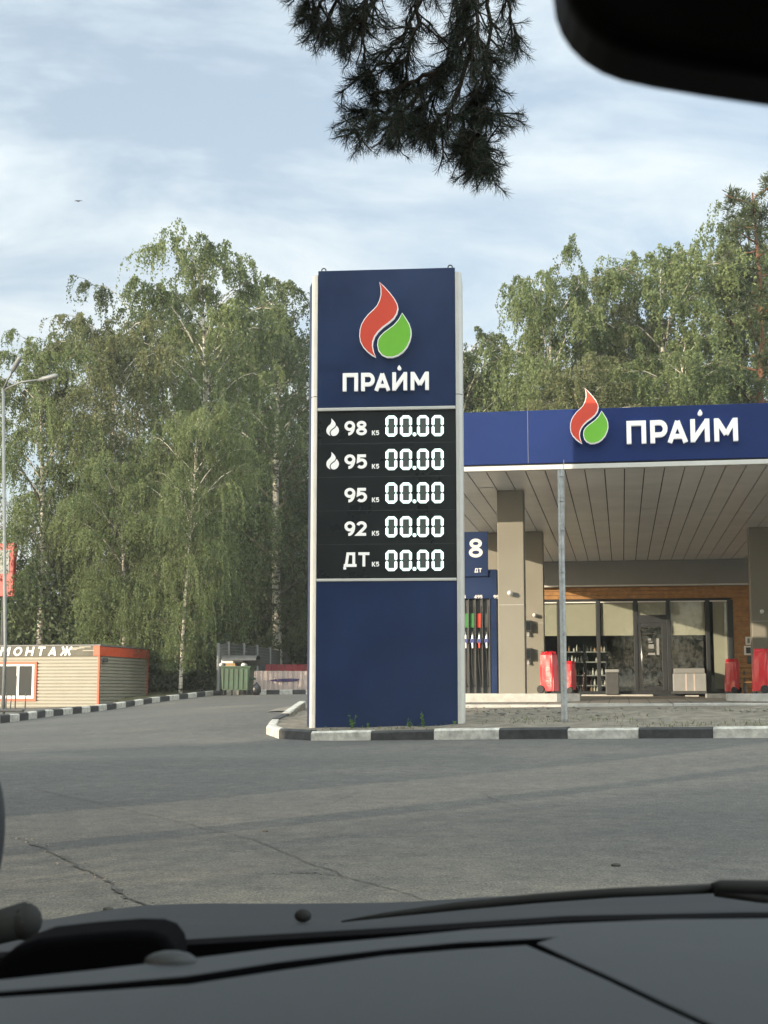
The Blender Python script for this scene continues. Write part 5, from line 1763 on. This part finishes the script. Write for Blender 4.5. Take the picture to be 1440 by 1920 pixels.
# pine bough hanging over the road, close to the car
def build_bough():
    rs = np.random.RandomState(21)
    D0 = 6.5
    trunk_b = Vector((-3.9, 8.2, 0))
    t = thing('pine_tree', 'dark pine bough hanging from above over the road', 'tree', None, (trunk_b.x, trunk_b.y, G(trunk_b.x, trunk_b.y)))
    o0 = Vector((trunk_b.x, trunk_b.y, G(trunk_b.x, trunk_b.y)))
    mb = MB(); mb.tube([Vector((.05 * math.sin(k * 1.7), .05 * math.cos(k), 14 * k / 8 - (.4 if not k else 0))) for k in range(9)], [.2 - .02 * k for k in range(9)], 10); mb.build('trunk', M['pinebark'], t, smooth=True)
    br = [([(905, -120), (885, 60), (835, 140), (765, 215), (690, 252), (655, 258)], .2), ([(935, -120), (932, 80), (905, 200), (912, 280), (903, 340)], -.1), ([(850, -120), (765, 70), (705, 140), (682, 158)], .35),
          ([(770, -120), (705, 10), (655, 60), (640, 92)], 0), ([(650, -120), (612, 0), (580, 40)], .3), ([(950, -120), (972, 20), (984, 80)], .1), ([(900, 80), (862, 200), (826, 240), (812, 262)], -.3),
          ([(932, 100), (930, 180), (922, 215)], .3), ([(832, 140), (750, 170), (700, 185)], -.2), ([(720, -120), (690, 20), (672, 60)], -.3), ([(905, 200), (925, 230), (925, 225)], .1), ([(885, 60), (905, 160), (880, 240), (885, 300)], .4),
          ([(800, -120), (790, 40), (770, 110), (745, 140)], -.35), ([(870, -120), (870, 20), (850, 110), (830, 170)], .5), ([(920, -120), (905, 40), (925, 120)], -.4), ([(600, -120), (585, -10), (570, 15)], 0), ([(765, 215), (720, 215), (668, 218)], .3), ([(690, -120), (640, -20), (615, 50), (605, 62)], .1),
          ([(840, 160), (800, 210), (760, 245), (735, 262)], .1), ([(912, 280), (925, 300), (922, 322)], .2), ([(905, 260), (890, 290), (884, 300)], -.2)]
    tw = MB(); cen, axs, tn = [], [], []
    pxm = D0 / FPX

    def P3(x, y, dd): return W(782 + (x - 790) * .965, -60 + (y + 60) * .975 if y > -60 else y, D0 + dd) - o0
    nid = 0

    def needles(p, q, cnt, ln):
        nonlocal cen, axs
        d = (q - p).normalized()
        for _ in range(cnt):
            s = rs.uniform(0.05, 1.0)
            b = p.lerp(q, s)
            a = (d * rs.uniform(.35, .9) + Vector(rs.normal(0, .55, 3))).normalized()
            l = ln * rs.uniform(.75, 1.15)
            cen.append(b + a * l / 2); axs.append((a.x, a.y, a.z, l))
    for pts, dd in br:
        P_ = [P3(x, y, dd + .12 * i * (1 if dd < .2 else -1)) for i, (x, y) in enumerate(pts)]
        sm = []
        for i in range(len(P_) - 1):
            for k in range(6): sm.append(P_[i].lerp(P_[i + 1], k / 6) + Vector(rs.normal(0, .006, 3)))
        sm.append(P_[-1])
        n = len(sm)
        tw.tube(sm, [.012 * (1 - .75 * i / n) for i in range(n)], 6, 0, False)
        def dress(sm, step, lr):
            n = len(sm)
            total = sum((sm[i + 1] - sm[i]).length for i in range(n - 1))
            cnt = max(2, int(total / step))
            for c in range(cnt):
                f = (c + rs.uniform(0, 1)) / cnt * (n - 1.001); i = int(f); p = sm[i].lerp(sm[i + 1], f - i)
                d = (sm[min(i + 1, n - 1)] - sm[i]).normalized()
                sd_ = Vector(rs.normal(0, 1, 3)); sd_ -= d * sd_.dot(d); sd_.normalize()
                nd = (d * rs.uniform(.5, 1.1) + sd_ * rs.uniform(.3, .9) + Vector((0, 0, -.15))).normalized()
                q = p + nd * rs.uniform(*lr)
                if f / n > .985: q = p + d * .03
                tw.tube([p, p.lerp(q, .5) + Vector(rs.normal(0, .004, 3)), q], [.004, .0034, .0028], 4, 0, False)
                needles(p.lerp(q, .35), q, 34, .058)
        dress(sm, .034, (.05, .11))
        for c in range(int(n * 1.05)):
            f = rs.uniform(0, n - 1.5); i = int(f); p = sm[i].lerp(sm[i + 1], f - i)
            d = (sm[i + 1] - sm[i]).normalized()
            sd_ = Vector(rs.normal(0, 1, 3)) * Vector((1, 1.3, .5)); sd_ -= d * sd_.dot(d); sd_.normalize()
            nd = (d * rs.uniform(.4, 1.) + sd_ * rs.uniform(.4, .9) + Vector((0, 0, -.25))).normalized()
            l = rs.uniform(.08, .20) * (1 if f < n * .7 else .5)
            e = p + nd * l; m_ = p.lerp(e, .5) + Vector((0, 0, .01))
            side = [p, p.lerp(m_, .6), m_, m_.lerp(e, .6), e]
            tw.tube(side, [.006, .0055, .005, .004, .003], 4, 0, False)
            dress(side, .036, (.04, .08))
            needles(side[-2], e, 40, .06)
        needles(sm[-2], sm[-1], 50, .062)
    # the bough they hang from, running back to the trunk
    tw.tube([Vector((0, 0, 6.2)), Vector((2.0, -.9, 6.2)), P3(600, -135, .1), P3(720, -128, 0), P3(860, -122, 0), P3(960, -122, 0)], [.07, .055, .04, .032, .024, .015], 8)
    tw.build('boughs', M['pinetwig'], t)
    A = np.array(axs); cen = np.array([tuple(c) for c in cen]); m = len(cen)
    leaf_mesh('needles', cen, A[:, :3], rs.normal(0, 1, (m, 3)), A[:, 3], np.full(m, .0022), rs.uniform(0, 1, m), M['needlenear'], t)

    # the rest of its crown spreads over the car, above the view
    rc = np.random.RandomState(33); cs = []
    while len(cs) < 420:
        p = np.array([rc.uniform(-7, 4), rc.uniform(-5, 12), rc.uniform(6.2, 13)])
        if p[2] > 1.9 + .56 * max(p[1], 0) + .8 and np.hypot(p[0] + 1.5, p[1] - 3.5) < 6.5: cs.append(p)
    cs = np.array(cs) - np.array(o0); lm = MB()
    for p in cs[::3]:
        b_ = Vector((0, 0, max(5., p[2] - 1.2))); e_ = Vector(p)
        lm.tube([b_, b_.lerp(e_, .5) + Vector((0, 0, .25)), e_], [.05, .03, .01], 5, 0, False)
    lm.build('branches', M['pinebark'], t, smooth=True)
    k_ = 70; ii = np.repeat(np.arange(len(cs)), k_); nn_ = len(ii)
    dd_ = unit(rc.normal(0, 1, (nn_, 3)) + np.array([0, 0, .3]))
    leaf_mesh('crown', cs[ii] + dd_ * rc.uniform(.05, .5, nn_)[:, None], dd_, rc.normal(0, 1, (nn_, 3)), rc.uniform(.2, .34, nn_), rc.uniform(.04, .07, nn_), rc.uniform(0, 1, nn_), M['needle'], t)


build_bough()

# ---------------------------------------------------------------- weeds and stones at the sign's foot
def weed(px, py, hgt, lab, seed):
    rs = np.random.RandomState(seed)
    p = ground_at(px, py, .1)
    p = P.w(P.hit(px, py, -.18)[0], -.18, 0); g = G(p.x, p.y) + .1
    t = thing('weed', lab, 'plant', None, (p.x, p.y, g), 'weeds at the foot of the price sign')
    mb = MB(); cen, ax, nr, ln = [], [], [], []
    for k in range(max(2, int(hgt * 16))):
        d = Vector(rs.normal(0, .16, 3)) + Vector((0, 0, 1)); d.normalize()
        l = hgt * rs.uniform(.7, 1.05) * (1 if k < 2 else .6)
        e = d * l
        mb.tube([(0, 0, -.08), Vector(e) * .5 + Vector(rs.normal(0, .01, 3)), e], [.004, .003, .002], 5)
        for i in range(int(8 + hgt * 60)):
            s = rs.uniform(.15, 1); a = unit(rs.normal(0, 1, 3) + np.array([0, 0, .3]))
            cen.append(np.array(e) * s + a * .02); ax.append(a); nr.append(rs.normal(0, 1, 3)); ln.append(rs.uniform(.02, .045) * (1.2 - .5 * s))
    mb.build('stems', M['weed'], t)
    ln = np.array(ln)
    leaf_mesh('leaves', np.array(cen), np.array(ax), np.array(nr), ln, ln * .6, rs.uniform(0, 1, len(ln)), M['weed'], t)


weed(661, 1361, .26, 'tall green weed near the left foot of the price sign', 1)
weed(794, 1361, .27, 'tallest leafy weed near the right foot of the price sign', 2)
weed(767, 1362, .13, 'short weed beside the tallest weed', 3)
weed(690, 1363, .08, 'tiny weed between the two tall weeds', 4)
weed(610, 1364, .05, 'tiny weed at the left corner of the price sign', 5)
weed(852, 1360, .07, 'tiny weed at the right post of the price sign', 6)

# stones and litter on the verge: nobody could count them
rs = np.random.RandomState(13)
mb = MB()
for k in range(420):
    u = rs.uniform(-2.6, 9.5); q = KP[5] + kd * rs.uniform(-.3, 9.5) + Vector((math.sin(R(25)), math.cos(R(25)))) * rs.uniform(.25, 5.5)
    sl = S.loc((q.x, q.y))
    if sl[1] > -.4: continue
    r_ = rs.uniform(.008, .03) * (1.6 if rs.rand() < .06 else 1)
    mb.ball((q.x, q.y, G(q.x, q.y) + .10), r_, 0, 6, 4, (1.2, 1, .7))
tag(mb.build('gravel', M['rock']), 'small stones scattered on the soil verge', kind='stuff')
mb = MB()
n = 3200
cen = []
for k in range(n):
    q = KP[5] + kd * rs.uniform(-.2, 11) + Vector((math.sin(R(25)), math.cos(R(25)))) * (.25 + abs(rs.normal(0, 1.9)))
    if S.loc((q.x, q.y))[1] > -.5: continue
    if math.sin(q.x * 1.7 + q.y) + math.sin(q.x * .6 - 2 * q.y) + rs.normal(0, .5) < .35: continue
    cen.append((q.x, q.y, G(q.x, q.y) + .14))
cen = np.array(cen); m = len(cen)
o = leaf_mesh('grass', cen, unit(rs.normal(0, .5, (m, 3)) + np.array([0, 0, 1.])), rs.normal(0, 1, (m, 3)), rs.uniform(.03, .09, m), rs.uniform(.006, .014, m), rs.uniform(0, 1, m), M['leafbrown'])
tag(o, 'sparse dry grass on the soil verge', kind='stuff')
# cracks and crumbled seams in the road
def crack(pts, w, lab, seed):
    r2 = np.random.RandomState(seed); P2 = [ground_at(x, y) for x, y in pts]
    L_, R_ = [], []
    fine = []
    for i in range(len(P2) - 1):
        n = max(2, int((P2[i + 1] - P2[i]).length / .05))
        for k in range(n): fine.append(P2[i].lerp(P2[i + 1], k / n))
    fine.append(P2[-1]); mb = MB(); prev = None; off = 0
    for i, p in enumerate(fine):
        d = (fine[min(i + 1, len(fine) - 1)] - fine[max(i - 1, 0)]); d.z = 0; d.normalize(); nrm = Vector((-d.y, d.x, 0))
        off = off * .93 + r2.normal(0, .008); ww = w * abs(r2.normal(.6, .5)) * (1 if 2 < i < len(fine) - 3 else .2) + .002
        a, b = p + nrm * (off + ww), p + nrm * (off - ww)
        a.z = G(a.x, a.y) + .005; b.z = G(b.x, b.y) + .005
        if prev: mb.poly([prev[0], prev[1], b, a])
        prev = (a, b)
        if w > .009 and r2.rand() < .9:
            q = p + nrm * (off + r2.normal(0, .05)); r_ = r2.uniform(.003, .010)
            mb.ball((q.x, q.y, G(q.x, q.y) + r_ * .4), r_, 1, 5, 4, (1.2, 1, .7))
    tag(mb.build('road_crack', [M['stain'], M['rock']]), lab, kind='structure')


crack([(15, 1570), (70, 1590), (120, 1612), (170, 1640), (215, 1668), (262, 1694), (300, 1712)], .011, 'crumbling crack across the road at the lower left', 1)
crack([(60, 1478), (200, 1508), (330, 1540), (430, 1566), (530, 1600), (640, 1640), (760, 1672), (850, 1700)], .0026, 'long thin seam across the road', 2)
crack([(520, 1641), (570, 1638), (610, 1640), (640, 1647)], .020, 'short dark worn patch in the road', 3)
crack([(830, 1472), (900, 1488), (985, 1522)], .0025, 'thin hairline crack in the lit part of the road', 4)

# road stones in front of the car
for px, py, r_, lab in ((1155, 1625, .022, 'dark pebble on the road right of centre'), (203, 1708, .02, 'dark chip on the road near the left wiper pivot'), (497, 1560, .016, 'small dark chip on the road below the lit streak')):
    p = ground_at(px, py)
    mb = MB(); mb.ball((0, 0, r_ * .4), r_, 0, 10, 6, (1.4, .9, .6)); o = mb.build('pebble', M['stain'], smooth=True); o.location = p; tag(o, lab, 'pebble')


# ---------------------------------------------------------------- the car one looks out of
def build_car():
    car = thing('car', 'dark interior of the car one looks out of, with dashboard, mirror and wiper', 'car', None, (0, 0, 0))
    zd = EYE - .165
    q = lambda x, y, z=zd: tuple(Pz(x, y, z).xy)
    # dashboard: left panel, right panel with front ridge
    left = [q(-120, 1880), q(0, 1869), q(180, 1857), q(350, 1845), q(520, 1819), q(720, 1791), q(860, 1779), q(990, 1771), q(1060, 1800), q(1140, 1836), q(1240, 1884), q(1318, 1920), q(1460, 1992), q(1700, 2130), q(-300, 2130)]
    right = [q(-120, 1852), q(0, 1836), q(180, 1817), q(350, 1797), q(520, 1776), q(720, 1758), q(880, 1742), q(1060, 1731), q(1250, 1723), q(1440, 1721), q(1600, 1721), q(2000, 2000), q(1780, 2130), q(1716, 2130), q(1474, 1992), q(1332, 1920), q(1254, 1884), q(1154, 1836), q(1074, 1800), q(1004, 1767), q(1038, 1757), q(980, 1760), q(860, 1766), q(720, 1779), q(520, 1803), q(350, 1829), q(180, 1844), q(0, 1858), q(-120, 1871)]
    base = MB()
    allp = [q(-140, 1866), q(0, 1850), q(350, 1812), q(720, 1770), q(1060, 1740), q(1440, 1727), q(1620, 1727), q(2020, 2010), q(1760, 2120), q(-300, 2120)]
    base.slab(allp, zd - .12, zd - .022)
    dash = base.build('dashboard', M['carblack'], car)
    for pl in (left, right):
        mb = MB(); mb.slab(pl, zd - .021, zd, 0, 1)
        mb.build('dash_panel', [M['dash'], M['carblack']], dash, bevel=.002, seg=2)  # panel sides blackened to paint in the shade of the grooves
    # small button on the ridge at the left
    c = Pz(320, 1803, zd); mb = MB(); mb.ball((c.x, c.y, zd), .011, 0, 16, 8, (1.5, 1, .6)); mb.build('light_sensor', M['dash'], dash, smooth=True)
    # defroster hood: black rounded box behind the ridge
    D = Pz(160, 1800, zd).y + .05
    out_ = [(-40, 1850), (-20, 1815), (25, 1778), (70, 1762), (150, 1753), (240, 1746), (285, 1747), (310, 1756), (325, 1776), (330, 1800), (330, 1850)]
    pl = [(W(x, y, D).x, W(x, y, D).z) for x, y in out_]
    mb = MB(); mb.prism(pl, D, D + .06); mb.build('defroster_hood', M['carblack'], dash, bevel=.006, seg=3)
    # black cowl strip along the foot of the windscreen
    mb = MB()
    for i in range(24):
        x0, x1 = -60 + 1700 * i / 24, -60 + 1700 * (i + 1) / 24
        f = lambda x: 1806 - 84 * (x / 720) ** .85 * .62 if x > 0 else 1810
        g = lambda x: np.interp(x, [-60, 0, 325, 720, 1080, 1440, 1700], [1800, 1795, 1773, 1750, 1726, 1719, 1719])
        d = Pz(x0, 1740, zd).y
        lo = lambda x: np.interp(x, [-60, 0, 325, 720, 1060, 1440, 1700], [1860, 1850, 1812, 1772, 1745, 1735, 1735])
        db = np.interp(x0, [-60, 1700], [1.06, 1.12]); dc = np.interp(x1, [-60, 1700], [1.06, 1.12])
        a, b = W(x0, g(x0), db), W(x1, g(x1), dc); c, e = W(x1, lo(x1), dc), W(x0, lo(x0), db)
        mb.poly([e, c, b, a]); mb.poly([a, b, b + Vector((0, .05, -.004)), a + Vector((0, .05, -.004))])
    mb.build('cowl', M['carblack'], car)
    # hood beyond the glass: shallow bulge, its rear edge
    hx = [-200, 0, 80, 180, 300, 520, 760, 960, 1200, 1440, 1700]
    hy = [1760, 1756, 1741, 1727, 1721, 1722, 1719, 1706, 1697, 1688, 1684]
    mb = MB(); vid = []
    for k in range(30):
        x = -200 + 1900 * k / 29
        y = float(np.interp(x, hx, hy))
        top = W(x, y, 1.62)
        bot = W(x, y + 70, 1.2)
        vid.append([bot, W(x, y + 14, 1.45), top, top + Vector((0, .25, -.02)), top + Vector((0, .8, -.30))])
    for a, b in zip(vid[:-1], vid[1:]):
        for j in range(4): mb.poly([a[j], b[j], b[j + 1], a[j + 1]])
    mb.build('hood', M['hood'], car, smooth=True)
    # washer nozzle, wiper pivots
    for x, y, r_ in ((568, 1717, .0075),):
        c = W(x, y, 1.5); mb = MB(); mb.ball(c, r_, 0, 14, 8, (1.2, 1, .9)); mb.build('washer_nozzle', M['wiper'], car, smooth=True)
    c = W(28, 1732, 1.3); mb = MB(); mb.tube([c - Vector((.05, 0, .012)), c + Vector((.012, 0, .004))], [.014, .016], 14); mb.ball(c + Vector((.008, 0, .002)), .0165, 0, 14, 8); mb.build('wiper_pivot', M['wiper'], car, smooth=True)
    # wiper
    wp = [(640, 1728), (720, 1716), (850, 1700), (1000, 1685), (1150, 1674), (1340, 1666)]
    D = 1.38
    mb = MB(); mb.tube([W(x, y, D) for x, y in wp], [.0008, .0025, .004, .0046, .0046, .0046], 8); wb = mb.build('wiper_blade', M['wiper'], car, smooth=True)
    mb = MB(); mb.tube([W(1335, 1666, D - .01), W(1350, 1663, D - .01), W(1440, 1664, D - .01), W(1600, 1675, D)], [.005, .0065, .0068, .007], 8); mb.build('wiper_arm', M['wiper'], car, smooth=True)
    mb = MB(); mb.tube([W(1340, 1673, D - .01), W(1420, 1682, D - .01), W(1520, 1690, D)], [.004, .005, .006], 8); mb.build('wiper_arm', M['wiper'], car, smooth=True)
    # rear view mirror housing
    D = .47
    out_ = [(1036, -40), (1037, 0), (1041, 30), (1052, 60), (1070, 87), (1095, 112), (1128, 133), (1170, 149), (1230, 162), (1320, 177), (1440, 195), (1600, 214), (1800, 222), (2100, 222), (2180, 150), (2180, -120), (2080, -200), (1100, -200), (1050, -120)]
    pl = [(W(x, y, D).x, W(x, y, D).z) for x, y in out_]
    mb = MB(); mb.prism(pl, D - .026, D + .008); mb.build('rear_view_mirror', M['mirror'], car, bevel=.008, seg=4)
    # door mirror glimpsed at the left edge
    c = W(-25, 1560, 1.25); mb = MB(); mb.ball(c, 1, 0, 20, 14, (.0140, .03, .055)); mb.build('door_mirror', M['hood'], car, smooth=True)
    # body: roof lining, doors, rear wall, floor
    hd = Vector((-math.sin(R(22)), math.cos(R(22)), 0)); rt = Vector((math.cos(R(22)), math.sin(R(22)), 0))
    def bl(name, r0, r1, f0, f1, z0, z1, m, par=car):
        mb = MB()
        pts = [rt * a + hd * b for a, b in ((r0, f0), (r1, f0), (r1, f1), (r0, f1))]
        mb.slab([(p.x, p.y) for p in pts], z0, z1); return mb.build(name, m, par, bevel=.02)
    bl('roof', -.45, 1.15, -1.6, .32, EYE + .33, EYE + .40, M['fabric'])
    bl('door', -.55, -.47, -1.6, .75, .35, EYE - .12, M['dash'])
    bl('door', 1.17, 1.25, -1.6, .75, .35, EYE - .12, M['dash'])
    bl('rear_wall', -.46, 1.16, -1.7, -1.61, .35, EYE + .2, M['fabric'])
    bl('cabin_floor', -.46, 1.16, -1.6, 1.2, .28, .34, M['carblack'])
    bl('seat', -.35, .30, -.75, -.45, .5, EYE - .05, M['carblack'])


build_car()

# ---------------------------------------------------------------- what shades the road: an added block shaped as a house, and trees beside the car, outside the frame
cs = P.w(signL + .075, -.02, 0)                    # the shade's edge passes the left corner of the sign
l2 = Vector((math.cos(SUN_PHI), math.sin(SUN_PHI), 0)); n2 = Vector((math.sin(SUN_PHI), -math.cos(SUN_PHI), 0))
hc = cs - l2 * 12.5 
HF = Frame(hc, 90 - math.degrees(SUN_PHI))        # u = n2 direction, v = along the light
hz0 = -.3
t = thing('shade_block', 'unseen three storey brick block added to shade sign and road, outside the left edge of the view', 'shade block', HF, (0, 0, hz0))
OFF = (0, 0, hz0)
mb = MB(OFF); mb.box(0, 7.2, -11, 0, hz0, 11.6); mb.build('wall', M['brick'], t)
mb = MB(OFF); mb.box(-.0, 7.3, -11.1, .05, 11.601, 11.85); mb.build('roof', M['roofgrey'], t)
for fl in range(3):
    for k in range(3):
        mb = MB(OFF); u = .9 + k * 2.2; z = 1.2 + fl * 3.5
        mb.box(u, u + 1.3, .002, .06, z, z + 1.6); w_ = mb.build('window', M['pvc'], t)
        mb = MB(OFF); mb.box(u + .08, u + .62, .061, .066, z + .08, z + 1.52); mb.box(u + .68, u + 1.22, .061, .066, z + .08, z + 1.52); mb.build('window_pane', M['winglass'], w_)
for k, (du, dv, hgt, ws) in enumerate(((12.4, -17, 17, 1.0), (14.2, -20, 18, 1.05), (17.8, -16, 17, 1.0), (21.5, -19, 18, 1.05), (12.3, -27, 20, 1.1), (16, -28, 20, 1.1), (20, -28, 20, 1.1))):
    p = HF.w(du, dv + 10, 0)
    copy_thing(B['d'], (p.x, p.y, G(p.x, p.y)), k * 1.3, (hgt / 20 * ws, hgt / 20 * ws, hgt / 20), 'roadside birch beyond the left edge of the view, beside the added shade block')

# ---------------------------------------------------------------- thin evening haze
mb = MB(); mb.box(-140, 140, -130, 150, -8, 42)
hm = bpy.data.materials.new('haze'); hm.use_nodes = True
ht = hm.node_tree; ht.nodes.clear()
ho = ht.nodes.new('ShaderNodeOutputMaterial'); hv = ht.nodes.new('ShaderNodeVolumePrincipled')
hv.inputs['Color'].default_value = (.80, .84, .86, 1); hv.inputs['Density'].default_value = .0006; hv.inputs['Anisotropy'].default_value = .0
ht.links.new(hv.outputs[0], ho.inputs['Volume'])
tag(mb.build('haze', hm), 'thin pale evening haze', kind='stuff')
